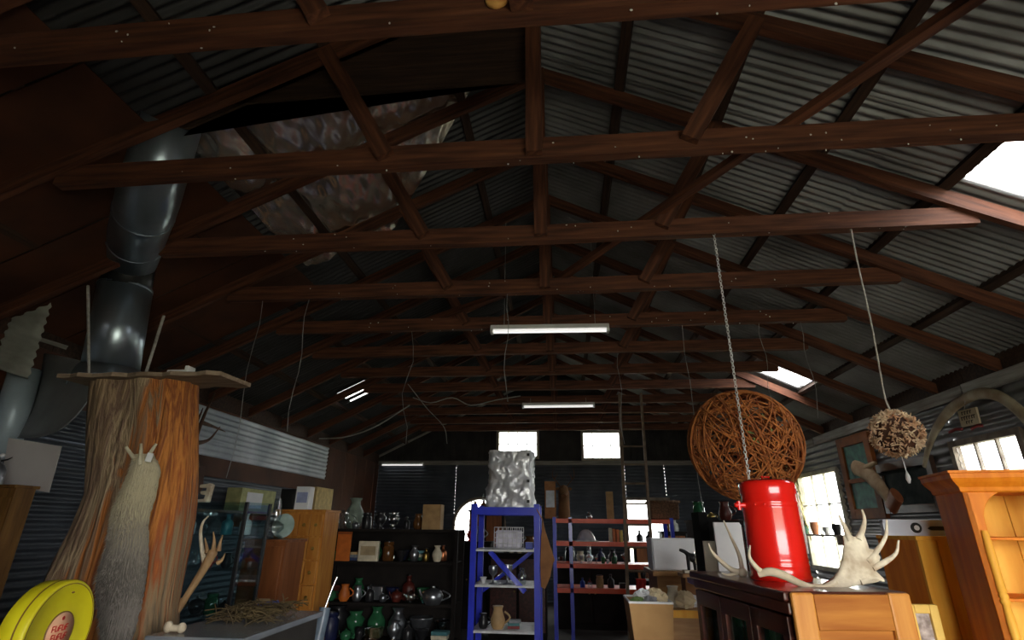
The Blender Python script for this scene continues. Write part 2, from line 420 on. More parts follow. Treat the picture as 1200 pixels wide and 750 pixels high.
# arched window
w6 = struct('window_6', (ARC[0], YF, ARC[2]))
arcp = [(ARC[0]-ARC[1], ARC[2])]+[(ARC[0]-ARC[1]*math.cos(PI*i/20), ARC[3]+ARC[1]*math.sin(PI*i/20)) for i in range(21)]+[(ARC[0]+ARC[1], ARC[2])]
MB().prism(arcp, 'y', YF-.004, YF+.004).build('pane', GLASS, w6)
MB().tube([(p[0], YF, p[1]) for p in arcp], .04, 6).build('frame', WFR, w6)
MB().mm((ARC[0]-ARC[1]-.05, YF-.08, ARC[2]-.05), (ARC[0]+ARC[1]+.05, YF+.05, ARC[2])).build('window_sill', WFR, w6)
for u in (-.2, .2): MB().mm((ARC[0]+u-.012, YF-.02, ARC[2]), (ARC[0]+u+.012, YF+.02, ARC[3]+.58)).build('glazing_bar', WFR, w6)
for z in (1.15, 1.62): MB().mm((ARC[0]-ARC[1], YF-.018, z-.012), (ARC[0]+ARC[1], YF+.018, z+.012)).build('glazing_bar', WFR, w6)
portal('portal_window_6', (ARC[0], YF-.06, 1.5), (-PI/2, 0, 0), 1.24, 1.5)

# near wall behind the camera with the open barn doorway
wn = struct('wall_near', (XR, YN, 0))
DO = (.1, 2.9, 2.45)                # doorway x0, x1, height
for (a, b, z0, z1) in ((XL, DO[0], 0, ZW), (DO[1], XRT, 0, ZW), (DO[0], DO[1], DO[2], ZW)):
    corr('wall_sheet', (a, YN, z0), (b-a, 0, 0), (0, 0, z1-z0), IRON, wn, per=6)
MB().prism([(XL-.1, ZW), (XRT+.1, ZW), (XR, ZRAF+.2)], 'y', YN-.02, YN+.0).build('gable', GB, wn)
dr = struct('door_1', (DO[0], YN, 0))
for xx in (DO[0]-.05, DO[1]+.05): MB().mm((xx-.06, YN-.06, 0), (xx+.06, YN+.06, DO[2])).build('door_post', TIM, dr)
MB().mm((DO[0]-.11, YN-.06, DO[2]), (DO[1]+.11, YN+.06, DO[2]+.14)).build('door_head', TIM, dr)
portal('portal_door', ((DO[0]+DO[1])/2, YN+.07, DO[2]/2), (PI/2, 0, 0), DO[1]-DO[0], DO[2])
sa = math.atan(SL)
for nm, (cx, cy, lx, ly) in {'portal_skylight_1': (3.4, 3.225, 1.0, .49), 'portal_skylight_2': (3.38, 8.08, .7, .56)}.items():
    portal(nm, (cx, cy, roofz(cx, OFF-.03)), (0, sa, 0), lx, ly)

# ------------------------------------------------------------------ roof lining, foil, braces
FX = [(-2.72, 2.72), (-.62, 2.72), (-.66, 3.45), (-1.75, 4.85), (-2.72, 4.95)]
_cr = [(math.cos(a_)*f_, math.sin(a_)*f_, p_) for a_, f_, p_ in ((.2, 9, .3), (1.1, 14, 1.9), (2.0, 11, 4.), (2.7, 21, .7), (.7, 29, 2.2), (1.6, 7, 5.1))]
def crease(a_, b_): return sum(abs(math.sin(k[0]*a_+k[1]*b_+k[2]+.6*math.sin(b_*3+k[2]))) for k in _cr)-3.6
def foil_strip(x0, x1):
    def fn(u, v):
        x = x0+(x1-x0)*u; ymax = 4.9 if x < -1.75 else 3.45+(4.85-3.45)*((-.66-x)/1.09); ymax = max(3.3, ymax)
        y = 2.72+(ymax-2.72)*v
        sag = -.05*math.sin(PI*u)**2*(.6+.4*math.sin(9*v+x*5)) + random.uniform(-.001, .001) + .016*crease(x*1.1, y*.5)
        return Vector((x, y, roofz(x, .16)+sag*.8))
    tag(MB().grid(fn, max(4, round((x1-x0)/.028)), 76).build('foil_strip', FOIL, ceil), 'crinkled silver foil insulation under the roof sheets')
for a, b in ((-2.72, -2.36), (-2.36, -1.61), (-1.61, -.83), (-.83, -.62)): foil_strip(a, b)
# dark infill board behind the near truss
zb = aY(400, 114, 2.74).z
ib = MB().prism([(XR-.06, zb+.02), (XR-.06, roofz(XR-.06, .05)), (-2.7, roofz(-2.7, .05)), (-2.62, zb-.03)], 'y', 2.715, 2.735).build('infill_board', TIM_D, trusses[2])
# brown lining boards under the low left part of the roof
lin = ceil
for i, (a, b) in enumerate(split(-1.2, 5.4, .55)):
    MB().grid(lambda u, v: Vector((-4.68+(4.68-2.78)*u, a+.006+(b-a-.012)*v, roofz(-4.68+1.9*u, .118+.006*(i % 2)))), 1, 1, False).build('lining_board', BROWN, lin, solid=.008)
b1 = beam('diagonal_brace', aZ(1175, -25, 3.875), aZ(640, 337, 3.875), .07, .05, TIM, seg=8); tag(b1, 'long diagonal timber brace lying on the tie beams right of the king posts', 'timber brace')
b2 = beam('diagonal_brace', aZ(590, 345, 3.875), aZ(395, 412, 3.875), .07, .05, TIM, seg=6); tag(b2, 'short diagonal timber brace lying on the tie beams left of the king posts', 'timber brace')
LOGE = mat('sawn_log_end', (.75, .42, .12), (.5, .2, .04), rough=.7, scale=14, bump=.2)
c = aY(582, 6, TY[0]-.05)
c = aY(582, 0, TY[0]-.03)
MB().lathe([(.05, -.006), (.052, .0), (.05, .012), (.03, .015), (.001, .016)], 20, c, Matrix.Rotation(PI/2, 3, 'X')).build('log_end', LOGE, trusses[1])

# ------------------------------------------------------------------ hanging lamps, wires, ropes
WHT = mat('white_enamel', (.8, .8, .78), (.7, .7, .67), rough=.4, bump=0)
WIRE = mat('grey_wire', (.4, .4, .4), (.25, .25, .25), rough=.5, bump=0)
TUBE = bpy.data.materials.new('fluorescent_tube'); TUBE.use_nodes = True
_b = TUBE.node_tree.nodes['Principled BSDF']; _b.inputs['Base Color'].default_value = (.9, .9, .9, 1)
_b.inputs['Emission Color'].default_value = (1, .98, .95, 1); _b.inputs['Emission Strength'].default_value = .05
def fluoro(pl, pr, label, ztie):
    pl = Vector(pl); pr = Vector(pr); mid = (pl+pr)/2; L = (pr-pl).length
    t = thing('fluorescent_lamp', label, 'lamp', mid, group='fluorescent lamps under the roof')
    M_ = beamM(pl, pr)
    MB().box((L/2, 0, .045), (L, .075, .05)).build('housing', WHT, t, M=M_, bevel=.006)
    for dy in (-.022, .022): MB().tube([(.03, dy, 0), (L-.03, dy, 0)], .013, 8).build('tube', TUBE, t, M=M_)
    for xx in (.015, L-.015): MB().box((xx, 0, .005), (.03, .08, .05)).build('end_cap', WHT, t, M=M_)
    for xx in (.15, L-.15):
        p = M_ @ Vector((xx, 0, .07))
        if ztie > p.z+.02: MB().tube([p, (p.x, p.y, ztie)], .003, 5).build('hanging_rod', WIRE, t)
    return t
y5 = TY[4]-.1
fluoro(aY(575, 389, 5.45), aY(714, 387, 5.45), 'white twin-tube fluorescent lamp hung among the middle tie beams', roofz(0, .05)-.3)
fluoro(aY(612, 477, 9.3), aY(697, 476, 9.3), 'white twin-tube fluorescent lamp hung deeper in the shed above the ladder side', TIE_Z+.05)
fluoro(aY(447, 545, YF-.12), aY(497, 545, YF-.12), 'white fluorescent lamp fixed to the far wall rail', 0)
def wire(px, label, r=.003, m=WIRE, name='hanging_wire', cat='wire', group='thin wires hanging from the roof'):
    o = MB().tube(px, r, 5).build(name, m); tag(o, label, cat, group); return o
def drop(x, y, Y, yb, label, r=.003, wob=.02, **k):
    a = aY(x, y, Y); zb_ = aY(x, yb, Y).z; n = 7; ph = random.random()*6
    a.z = TIE_Z-.002
    return wire([(a.x+wob*math.sin(ph+i*1.3)*(i > 0), a.y+.02, a.z+(zb_-a.z)*i/n) for i in range(n+1)], label, r, **k)
drop(308, 345, TY[3], 560, 'thin wire hanging down before the silvery left wall beside the antlers')
drop(362, 345, TY[3], 505, 'shorter thin wire hanging before the bright end of the silvery left wall')
drop(482, 388, TY[4], 520, 'thin twisted wire hanging from the tie beam left of the fluorescent lamp', wob=.05)
drop(800, 383, TY[4], 640, 'thin wire hanging beside the big wicker ball, on its ladder side')
drop(890, 378, TY[4], 470, 'thin wire hanging near the small skylight behind the wicker ball')
drop(938, 372, TY[4], 490, 'thin wire hanging past the lower edge of the small skylight')
drop(724, 415, TY[5], 520, 'thin wire hanging in front of the ladder top')
drop(594, 350, TY[3], 470, 'thin wire hanging beside the king posts past the lamp')
CAB = mat('pale_cable', (.45, .45, .43), (.35, .35, .33), rough=.5, bump=0)
def curve(pts, n=24):
    out = []; P = [Vector(p) for p in pts]; P = [2*P[0]-P[1]]+P+[2*P[-1]-P[-2]]
    for i in range(1, len(P)-2):
        for k in range(n//max(1, len(P)-3)):
            t = k/(n//max(1, len(P)-3)); a, b, c_, d = P[i-1], P[i], P[i+1], P[i+2]
            out.append(.5*((2*b)+(c_-a)*t+(2*a-5*b+4*c_-d)*t*t+(3*b-a-3*c_+d)*t**3))
    return out+[P[-2]]
o = MB().tube(curve([aY(374, 514, 9.6), aY(405, 512, 9.6), aY(440, 500, 9.6), aY(480, 475, TY[8]-.06)]), .012, 6).build('power_cable', CAB); tag(o, 'pale power cable sagging from the left wall plate to a tie beam', 'cable')
o = MB().tube(curve([aY(484, 466, TY[8]-.06), aY(505, 472, TY[8]-.1), aY(530, 466, TY[8]-.06), aY(552, 475, TY[8]-.1), aY(580, 469, TY[8]-.08), aY(610, 464, TY[8]-.06)]), .009, 6).build('power_cable', CAB); tag(o, 'thin pale cable looped along a far tie beam', 'cable')
o = MB().tube(curve([aY(478, 450, TY[7]-.06), aY(500, 478, TY[7]-.1), aY(520, 500, TY[7]-.1), aY(524, 520, TY[7]-.1)]), .006, 6).build('power_cable', CAB); tag(o, 'dark cable end dangling from a far tie beam above the shelving', 'cable')

# ------------------------------------------------------------------ flue and heater hood on the left
GALV = mat('bright_galvanised_sheet', (.5, .58, .66), (.34, .4, .46), rough=.3, metal=.85, scale=3, bump=.03, stretch=(1, 1, .2))
GALVD = mat('dull_dark_sheet_metal', (.3, .31, .31), (.2, .2, .2), rough=.5, metal=.25, scale=2, bump=.03)
BLK = mat('black_metal', (.015, .015, .016), (.008, .008, .008), rough=.45, bump=0)
p0 = aY(129, 436, 3.95); p1 = aY(147, 338, 3.93); pk = aY(153, 304, 3.84); p2 = aY(174, 232, 3.02); p3 = aY(201, 142, 2.74)
ft = thing('flue_pipe', 'large galvanised flue pipe rising past the rafters to the left roof', 'flue', p0)
MB().tube([p0, p1], .205, 28, cap=False).build('lower_pipe', GALV, ft, solid=.004)
MB().tube([p1-Vector((0, 0, .02)), p1.lerp(pk, .5), pk], [.192, .196, .19], 28, cap=False).build('black_coupling', BLK, ft, solid=.004)
MB().tube([p1-Vector((0, 0, .012)), p1+Vector((0, 0, .004))], .209, 28, cap=False).build('rim_band', GALV, ft, solid=.004)
MB().tube([pk+(p2-pk)*.02, p2, p3], [.205, .2, .19], 28, cap=False).build('upper_pipe', GALV, ft, solid=.004)
p1 = pk
for tt in (.35, .8):
    q = p1+(p2-p1)*tt; MB().tube([q-(p2-p1).normalized()*.012, q+(p2-p1).normalized()*.012], .212-.008*tt, 28, cap=False).build('seam_band', GALV, ft, solid=.004)
# hood: curved sheet flaring from the pipe down to the wall, plus an open offcut of pipe
ht = thing('heater_hood', 'dark curved sheet metal hood below the flue pipe', 'hood', aY(60, 512, 3.95))
HT = curve([aY(52, 414, 4.0), aY(75, 418, 3.86), aY(98, 424, 3.8), aY(118, 434, 3.8)], 20)
HB = curve([aY(18, 513, 3.98), aY(45, 512, 3.72), aY(70, 503, 3.6), aY(90, 486, 3.6), aY(108, 462, 3.66)], 20)
def hood(u, v):
    def at(P_, t_): f_ = t_*(len(P_)-1); k_ = min(int(f_), len(P_)-2); return P_[k_].lerp(P_[k_+1], f_-k_)
    return at(HT, u).lerp(at(HB, u), v)+Vector((0, .05*math.sin(PI*v), -.02*math.sin(PI*v)))
MB().grid(hood, 20, 14).build('hood_skirt', GALVD, ht, solid=.004)
e0 = [hood(i/20, 1.0) for i in range(21)]; MB().tube(e0, .006, 6).build('rolled_rim', GALVD, ht)
cn = MB().lathe([(.26, -.04), (.23, .12)], 28, p0-Vector((0, 0, .1)), cap=False).build('cone_collar', GALV, ht, solid=.004)
q0 = aY(30, 434, 3.95); q1 = aY(5, 520, 3.95); ax = (q1-q0)
o = MB().tube([q0, q0+ax*.5, q1+ax*.2], .11, 20, cap=False).build('pipe_offcut', mat('pale_blue_galvanised', (.5, .6, .66), (.36, .44, .5), rough=.4, metal=.2, scale=3, bump=.03), solid=.004); tag(o, 'pale blue galvanised pipe offcut beside the dark hood on the left wall', 'pipe')
# corrugated offcut hanging at the left edge
O = aY(-30, 322, 3.75); A = aY(62, 350, 3.8); B = aY(-40, 420, 3.75)
cs = MB(); NN = (A-O).cross(B-O).normalized()
def cfn(u, v):
    w = u*(1-.25*v); return O+(A-O)*w+(B-O)*v+NN*.012*math.cos(2*PI*v*(B-O).length/.085)
cs.grid(cfn, 6, 40).build('iron_offcut', mat('greenish_old_iron', (.5, .52, .46), (.3, .3, .26), rough=.6, metal=.2, scale=3), solid=.002)
tag(bpy.data.objects['iron_offcut'], 'greenish corrugated iron offcut fixed above the hood by the left wall', 'iron sheet')
o = beam('pale_batten', aY(20, 389, 3.98), aY(78, 407, 3.98), .02, .035, GREYP, seg=3); tag(o, 'pale timber batten nailed to the brown lining beside the flue', 'batten')
t = thing('light_bulb', 'small white globe bulb hanging from the left rafter', 'bulb', aY(63, 312, 3.55))
p = aY(63, 312, 3.55); MB().ell(p, (.028, .028, .034)).build('globe', WHT, t); MB().tube([p+Vector((0, 0, .03)), aY(72, 325, 3.6)], .004, 5).build('flex', BLK, t)

# ------------------------------------------------------------------ tree trunk slab with pelt
def ramp_mat(name, axis, stops, rough=.75, scale=4, stretch=(1, 1, .12), amt=.25, bump=.5, zshift=0.):
    m = bpy.data.materials.new(name); m.use_nodes = True; nt = m.node_tree; N = nt.nodes; L = nt.links; b = N['Principled BSDF']; b.inputs['Roughness'].default_value = rough
    tc = N.new('ShaderNodeTexCoord'); sp = N.new('ShaderNodeSeparateXYZ'); mp = N.new('ShaderNodeMapping'); mp.inputs['Scale'].default_value = stretch
    nz = N.new('ShaderNodeTexNoise'); nz.inputs['Scale'].default_value = scale*4; nz.inputs['Detail'].default_value = 6
    L.new(tc.outputs['Generated'], sp.inputs[0]); L.new(tc.outputs['Generated'], mp.inputs[0]); L.new(mp.outputs[0], nz.inputs['Vector'])
    ma = N.new('ShaderNodeMath'); ma.operation = 'MULTIPLY_ADD'; ma.inputs[1].default_value = amt*2; ma.inputs[2].default_value = -amt
    L.new(nz.outputs['Fac'], ma.inputs[0]); ad = N.new('ShaderNodeMath'); ad.operation = 'ADD'; L.new(ma.outputs[0], ad.inputs[0])
    if zshift:
        zz = N.new('ShaderNodeMath'); zz.operation = 'MULTIPLY_ADD'; zz.inputs[1].default_value = -zshift; zz.inputs[2].default_value = zshift*.8; zz.use_clamp = True; L.new(sp.outputs['Z'], zz.inputs[0])
        a2_ = N.new('ShaderNodeMath'); a2_.operation = 'ADD'; L.new(sp.outputs[axis], a2_.inputs[0]); L.new(zz.outputs[0], a2_.inputs[1]); L.new(a2_.outputs[0], ad.inputs[1])
    else: L.new(sp.outputs[axis], ad.inputs[1])
    cr = N.new('ShaderNodeValToRGB'); e = cr.color_ramp.elements
    while len(e) < len(stops): e.new(.5)
    for k, (pos, c_) in enumerate(stops): e[k].position = pos; e[k].color = (*c_, 1)
    L.new(ad.outputs[0], cr.inputs[0]); L.new(cr.outputs[0], b.inputs['Base Color'])
    bp = N.new('ShaderNodeBump'); bp.inputs['Strength'].default_value = bump; bp.inputs['Distance'].default_value = .03
    L.new(nz.outputs['Fac'], bp.inputs['Height']); L.new(bp.outputs[0], b.inputs['Normal']); return m
TRUNK = ramp_mat('weathered_red_heartwood', 'X', [(.0, (.1, .05, .025)), (.2, (.3, .2, .11)), (.3, (.14, .08, .05)), (.42, (.36, .26, .15)), (.47, (.2, .12, .07)), (.54, (.42, .14, .025)), (.62, (.2, .05, .01)), (.7, (.55, .2, .035)), (.8, (.3, .07, .012)), (.9, (.28, .18, .09)), (1., (.14, .1, .06))], scale=7, amt=.3, bump=1., zshift=.5)
LY = 2.6
Ledge = [(105, 448), (103, 500), (101, 540), (97, 580), (80, 625), (60, 662), (45, 695), (30, 745)]
Redge = [(220, 448), (219, 500), (216, 550), (212, 600), (204, 650), (196, 700), (192, 745), (190, 770)]
def interp(tab, z):
    if z >= tab[0][1]: return tab[0][0]
    for (a, b), (c_, d) in zip(tab, tab[1:]):
        if d <= z <= b: return a+(c_-a)*((b-z)/(b-d) if b != d else 0)
    return tab[-1][0]
lt = [(aY(x, y, LY).x, aY(x, y, LY).z) for x, y in Ledge]+[(-2.62, 0)]
rt = [(aY(x, y, LY).x, aY(x, y, LY).z) for x, y in Redge]+[(-1.66, 0)]
ztop = lt[0][1]-.004
mb = MB(); nz_, na = 44, 36
rr = [[random.uniform(-1, 1) for _ in range(na)] for _ in range(5)]
def trunk(u, v):
    z = ztop*v; L_ = interp(lt, z); R_ = interp(rt, z); a = 2*PI*u; cx = (L_+R_)/2; hw = (R_-L_)/2
    k = int(round(u*na)) % na
    g = .012*rr[0][k]+.01*math.sin(z*6+rr[1][k]*3)+.012*math.sin(k*1.9+z*2)
    sx = math.copysign(abs(math.cos(a))**.75, math.cos(a)); sy = math.copysign(abs(math.sin(a))**.8, math.sin(a))
    return Vector((cx+(hw+g*.6)*sx, LY+.05+(.13+.05*(1-v)+g)*sy, z))
mb.grid(trunk, na, nz_); mb.add([trunk(i/na, 1) for i in range(na)], [tuple(range(na))])
log = mb.build('tree_trunk_slab', TRUNK, recalc=True); tag(log, 'tall weathered tree trunk slab with orange heartwood, a grey pelt hung on it', 'trunk')
BRD = mat('grey_brown_plank', (.3, .22, .15), (.16, .11, .07), rough=.8, stretch=(1, 8, 8), scale=5, bump=.3)
bl = aY(58, 446, 2.45); br = aY(258, 446, 2.5)
mb = MB(); n = 14; top = ztop+.022
outl = [(bl.x+(br.x-bl.x)*i/n, 2.48+.015*math.sin(i*2.3)) for i in range(n+1)]+[(br.x-(br.x-bl.x)*i/n+.02, 2.74+.02*math.sin(i*1.7)) for i in range(n+1)]
mb.prism(outl, 'z', ztop, top); pl_ = mb.build('plank', BRD); tag(pl_, 'rough plank lying on top of the tree trunk slab', 'plank')
q = aY(213, 440, 2.6)
t = thing('white_ceramic_block', 'small white L-shaped block on the plank above the trunk', 'ornament', (q.x, 2.6, top))
MB().box((q.x-.01, 2.6, top+.019), (.12, .06, .038)).build('base', WHT, t, bevel=.004); MB().box((q.x+.04, 2.6, top+.045), (.022, .06, .03)).build('upright', WHT, t, bevel=.004)
for (xa, ya, xb, yb_, lb) in ((103, 335, 107, 440, 'thin pale rod standing upright on the plank left of the flue'), (192, 370, 171, 436, 'thin pale rod leaning back on the plank right of the flue')):
    b_ = aY(xb, yb_, 2.66); b_.z = top-.004; a_ = aY(xa, ya, 2.66); o = MB().tube([b_, a_], .008, 8).build('pale_rod', GREYP); tag(o, lb, 'rod')
# dark antlers hung behind the trunk
ANT_D = mat('dark_antler', (.16, .07, .035), (.06, .03, .02), rough=.6, scale=8)
def antler(parent, name, main, tines, m, r0=.016, world=True):
    mb = MB(); P = curve(main, 24); n = len(P); mb.tube(P, [r0*(1-.75*i/(n-1)) for i in range(n)], 8)
    for tn in tines:
        Q = curve(tn, 14); n = len(Q); mb.tube(Q, [r0*.75*(1-.85*i/(n-1))+.001 for i in range(n)], 7)
    return mb.build(name, m, parent)
pt = lambda x, y, Y=4.3: aY(x, y, Y)
XW = XL+.03
pt = lambda x, y: aX(x, y, XL+.12)
t = thing('antler_mount', 'dark reddish antlers mounted on the left wall behind the trunk', 'antlers', pt(232, 550))
antler(t, 'antler', [pt(230, 548), pt(228, 520), pt(238, 490), pt(252, 460)], [[pt(236, 495), pt(250, 500), pt(264, 506)], [pt(229, 520), pt(245, 515), pt(258, 500)]], ANT_D, .04)
antler(t, 'antler', [pt(226, 550), pt(222, 520), pt(224, 490), pt(230, 470)], [[pt(223, 505), pt(232, 492), pt(238, 478)], [pt(222, 530), pt(212, 515), pt(210, 500)]], ANT_D, .04)
sy = [(pt(x, y).y, pt(x, y).z) for x, y in ((218, 545), (242, 545), (240, 572), (230, 585), (220, 572))]
MB().prism(sy, 'x', XL+.02, XL+.1).build('shield', BROWN, t, bevel=.008)

# the pelt
FUR = ramp_mat('grey_and_cream_fur', 'Z', [(0, (.1, .09, .08)), (.2, (.28, .25, .22)), (.35, (.12, .105, .09)), (.5, (.27, .24, .2)), (.62, (.33, .28, .2)), (.75, (.5, .44, .28)), (1., (.55, .48, .32))], rough=.95, scale=9, stretch=(1, 1, .35), amt=.35, bump=.6)
FURT = mat('grey_guard_hair', (.4, .36, .3), (.14, .12, .1), rough=.9, scale=25, bump=0, spec=.1)
FURL = mat('cream_fur', (.55, .5, .36), (.34, .29, .19), rough=.95, scale=18, bump=.6, spec=.1)
PY = 2.37
pl2 = [(152, 532), (146, 548), (134, 578), (125, 600), (119, 622), (117, 642), (108, 668), (105, 690), (106, 720), (112, 750), (120, 778)]
pr2 = [(172, 532), (179, 548), (175, 575), (168, 600), (165, 620), (164, 642), (163, 668), (161, 692), (155, 715), (146, 745), (135, 778)]
def pelt(u, v):
    f = v*(len(pl2)-1); i = min(int(f), len(pl2)-2); k = f-i
    a = aY(pl2[i][0]+(pl2[i+1][0]-pl2[i][0])*k, pl2[i][1]+(pl2[i+1][1]-pl2[i][1])*k, PY)
    b = aY(pr2[i][0]+(pr2[i+1][0]-pr2[i][0])*k, pr2[i][1]+(pr2[i+1][1]-pr2[i][1])*k, PY)
    w = (u-.5)*1.02; j = random.uniform(-.004, .004)
    p = a.lerp(b, .5+w); front = -.045*math.cos(PI*(u-.5))**.6
    return Vector((p.x+j*(abs(w) > .4), PY+.045+front+.004*math.sin(v*17+u*5), p.z))
t = thing('fur_pelt', 'long grey and cream fur pelt hanging on the tree trunk slab', 'pelt', aY(135, 778, PY))
MB().grid(pelt, 14, 60).build('pelt_hide', FUR, t, solid=.012)
tf = MB(); tl = MB()
for k in range(5200):
    u, v = random.random(), random.random()**.9; p = pelt(u, v); L_ = random.uniform(.015, .03)
    d = Vector((random.uniform(-.6, .6)+(u-.5)*1.2, -.5, -1)).normalized()*L_; s_ = Vector((random.uniform(-1, 1), random.uniform(-.3, .3), random.uniform(-.3, .3))).normalized()*.0016
    (tl if v < .35 and random.random() < .8 else tf).add([p-s_, p+s_, p+d], [(0, 1, 2)])
o = tf.build('grey_fur_tufts', FURT, t, recalc=False); o['kind'] = 'stuff'
o = tl.build('cream_fur_tufts', FURL, t, recalc=False); o['kind'] = 'stuff'
for nm, pts in (('paw', [(158, 538), (152, 530), (148, 524)]), ('paw', [(172, 538), (178, 528), (183, 520)]), ('snout', [(164, 545), (165, 530), (165, 520)])):
    MB().tube(curve([aY(x, y, PY-.01) for x, y in pts], 8), [.01]*3+[.008]*3+[.007]*(len(curve([aY(x, y, PY) for x, y in pts], 8))-6), 8).build(nm, FURL, t)
MB().box(aY(175, 536, PY-.03), (.03, .004, .04), Matrix.Rotation(.15, 3, 'Y')).build('paper_tag', WHT, t)

# ================================================================== right foreground
PINE = mat('honey_pine', (.82, .27, .016), (.62, .15, .006), rough=.5, stretch=(9, 9, 1), scale=2.2, bump=.06, spec=.2)
PINE_L = mat('pale_pine', (.88, .47, .07), (.72, .31, .03), rough=.55, spec=.2, stretch=(9, 9, 1), scale=2.2, bump=.06)
OAK = mat('golden_oak', (.42, .16, .025), (.28, .085, .01), rough=.55, spec=.2, stretch=(1, 9, 9), scale=3, bump=.08)
OAKV = mat('golden_oak_upright', (.58, .26, .05), (.42, .15, .02), rough=.5, stretch=(9, 9, 1), scale=3, bump=.08)
MAHO = mat('dark_red_mahogany', (.1, .022, .012), (.045, .01, .006), rough=.3, stretch=(9, 1, 9), scale=3, bump=.04, coat=.3)
RED = mat('red_gloss_enamel', (.78, .015, .008), (.7, .012, .007), rough=.22, bump=0, coat=.6, scale=2)
BONE = mat('antler_bone', (.72, .62, .46), (.42, .33, .22), rough=.6, scale=9, bump=.3)
BONE_T = mat('bleached_bone', (.78, .7, .54), (.4, .31, .21), rough=.65, scale=16, bump=.5, detail=6)
CGL = glassmat('cabinet_glass', (.75, .8, .8), .12)
CHR = mat('chrome', (.75, .75, .76), (.7, .7, .7), rough=.15, metal=1, bump=0)
BRASS = mat('old_brass', (.5, .34, .1), (.3, .2, .06), rough=.35, metal=1, bump=.05)

# display cabinet under the red can (local x to the right, y away from the camera)
CW, CL, CH = .40, .86, 1.41
cabx = thing('display_cabinet', 'dark wooden display cabinet with glass doors and golden panelled end', 'cabinet', (.73, 2.0, 0), math.radians(8))
MC = PM[cabx.name]
def lb(name, a, b, m, parent, bevel=.003): return MB().mm(a, b).build(name, m, parent, M=PM[parent.name] if parent.name in PM else None, bevel=bevel)
lb('top', (-.015, .017, CH-.03), (CW+.01, CL+.02, CH), MAHO, cabx, .006)
lb('cornice', (-.005, .017, CH-.07), (CW, CL, CH-.03), MAHO, cabx, .006)
lb('plinth', (0, 0.01, 0), (CW, CL, .1), MAHO, cabx)
lb('back_panel', (CW-.015, .01, .1), (CW, CL, CH-.07), MAHO, cabx)
lb('end_panel', (.02, .012, .1), (CW-.02, .022, CH-.05), OAK, cabx)
lb('end_panel', (.02, CL-.02, .1), (CW-.02, CL, CH-.05), OAK, cabx)
for a, b in ((0, .075), (CW-.075, CW)): lb('end_stile', (a, -.006, .08), (b, .016, CH-.001), OAKV, cabx, .008)
for a, b in ((CH-.11, CH-.006), (CH-.62, CH-.55), (.1, .2)): lb('end_rail', (.075, -.004, a), (CW-.075, .016, b), OAK, cabx, .003)
for z in (.45, .8, 1.1): lb('inner_shelf', (.02, .02, z-.012), (CW-.02, CL-.02, z), MAHO, cabx, .001)
nd = 3
for i in range(nd):
    y0 = .03+(CL-.05)*i/nd; y1 = .03+(CL-.05)*(i+1)/nd
    d = MB().mm((-.008, y0+.003, .12), (.016, y0+.045, CH-.075)).mm((-.008, y1-.045, .12), (.016, y1-.003, CH-.075)).mm((-.008, y0+.003, CH-.135), (.016, y1-.003, CH-.075)).mm((-.008, y0+.003, .12), (.016, y1-.003, .19)).build('door', MAHO, cabx, M=MC, bevel=.003)
    lb('glass_pane', (.002, y0+.045, .19), (.006, y1-.045, CH-.135), CGL, d, 0)
    MB().ell((-.018, y1-.02 if i % 2 else y0+.02, .8), (.01, .01, .01), 8, 6).build('knob', BRASS, d, M=MC)
BKC = [mat('book_'+n, c_, tuple(v*.7 for v in c_), rough=.6, scale=20, bump=.1) for n, c_ in (('navy', (.03, .05, .14)), ('green', (.04, .12, .07)), ('cream', (.6, .55, .4)), ('grey', (.25, .27, .3)), ('tan', (.45, .3, .14)), ('maroon', (.22, .03, .03)), ('teal', (.06, .2, .22)))]
PAGE = mat('book_pages', (.7, .66, .55), (.6, .55, .43), rough=.8, scale=30, bump=.1)
def book(Mx, w, d, h, m, label, group):
    """book standing: spine toward -x of matrix Mx"""
    t = thing('book', label, 'book', group=group, M=Mx)
    MB().box((0, 0, h/2), (d, w, h)).build('cover', m, t, M=Mx, bevel=.002)
    MB().box((.003, 0, h/2), (d-.001, w*.75, h*1.004-.004)).build('page_block', PAGE, t, M=Mx)
    return t
bn = ['navy', 'green', 'cream', 'grey', 'tan', 'maroon', 'teal']
for zs, nme in ((1.1, 'upper'), (.8, 'middle')):
    y = .05
    while y < CL-.1:
        w = random.uniform(.022, .045); h = random.uniform(.17, .21) if zs > 1 else random.uniform(.2, .26); k = random.randrange(7)
        book(MC @ Matrix.Translation((.12, y+w/2, zs)), w, .15, h, BKC[k], f'{bn[k]} book on the {nme} shelf inside the display cabinet', 'books in the display cabinet'); y += w+.003

# red can with domed lid and tap
cb = Vector((.875, 2.47, CH)); rc = .115
can = thing('red_can', 'red enamel drum can with lid and side tap on the dark cabinet', 'can', cb)
MB().lathe([(rc, 0), (rc*1.02, .006), (rc*1.02, .016), (rc*.985, .022), (rc*.985, .05), (rc*1.0, .055), (rc*.985, .06), (rc*.98, .07), (rc*.995, .075), (rc*.98, .08), (rc*.955, .27), (rc*.97, .275), (rc*.955, .28), (rc*.955, .29), (rc*.97, .295), (rc*.955, .3), (rc*.945, .345)], 40, cb).build('drum', RED, can)
MB().lathe([(rc*.985, .33), (rc*.99, .348), (rc*.985, .366), (rc*.94, .378), (rc*.75, .388), (rc*.72, .384), (rc*.4, .39), (0.001, .392)], 40, cb).build('lid', RED, can)
MB().tube([cb+Vector((-.02, -.02, .391)), cb+Vector((-.02, -.012, .402)), cb+Vector((.02, .012, .402)), cb+Vector((.02, .02, .391))], .004, 6).build('lid_handle', RED, can)
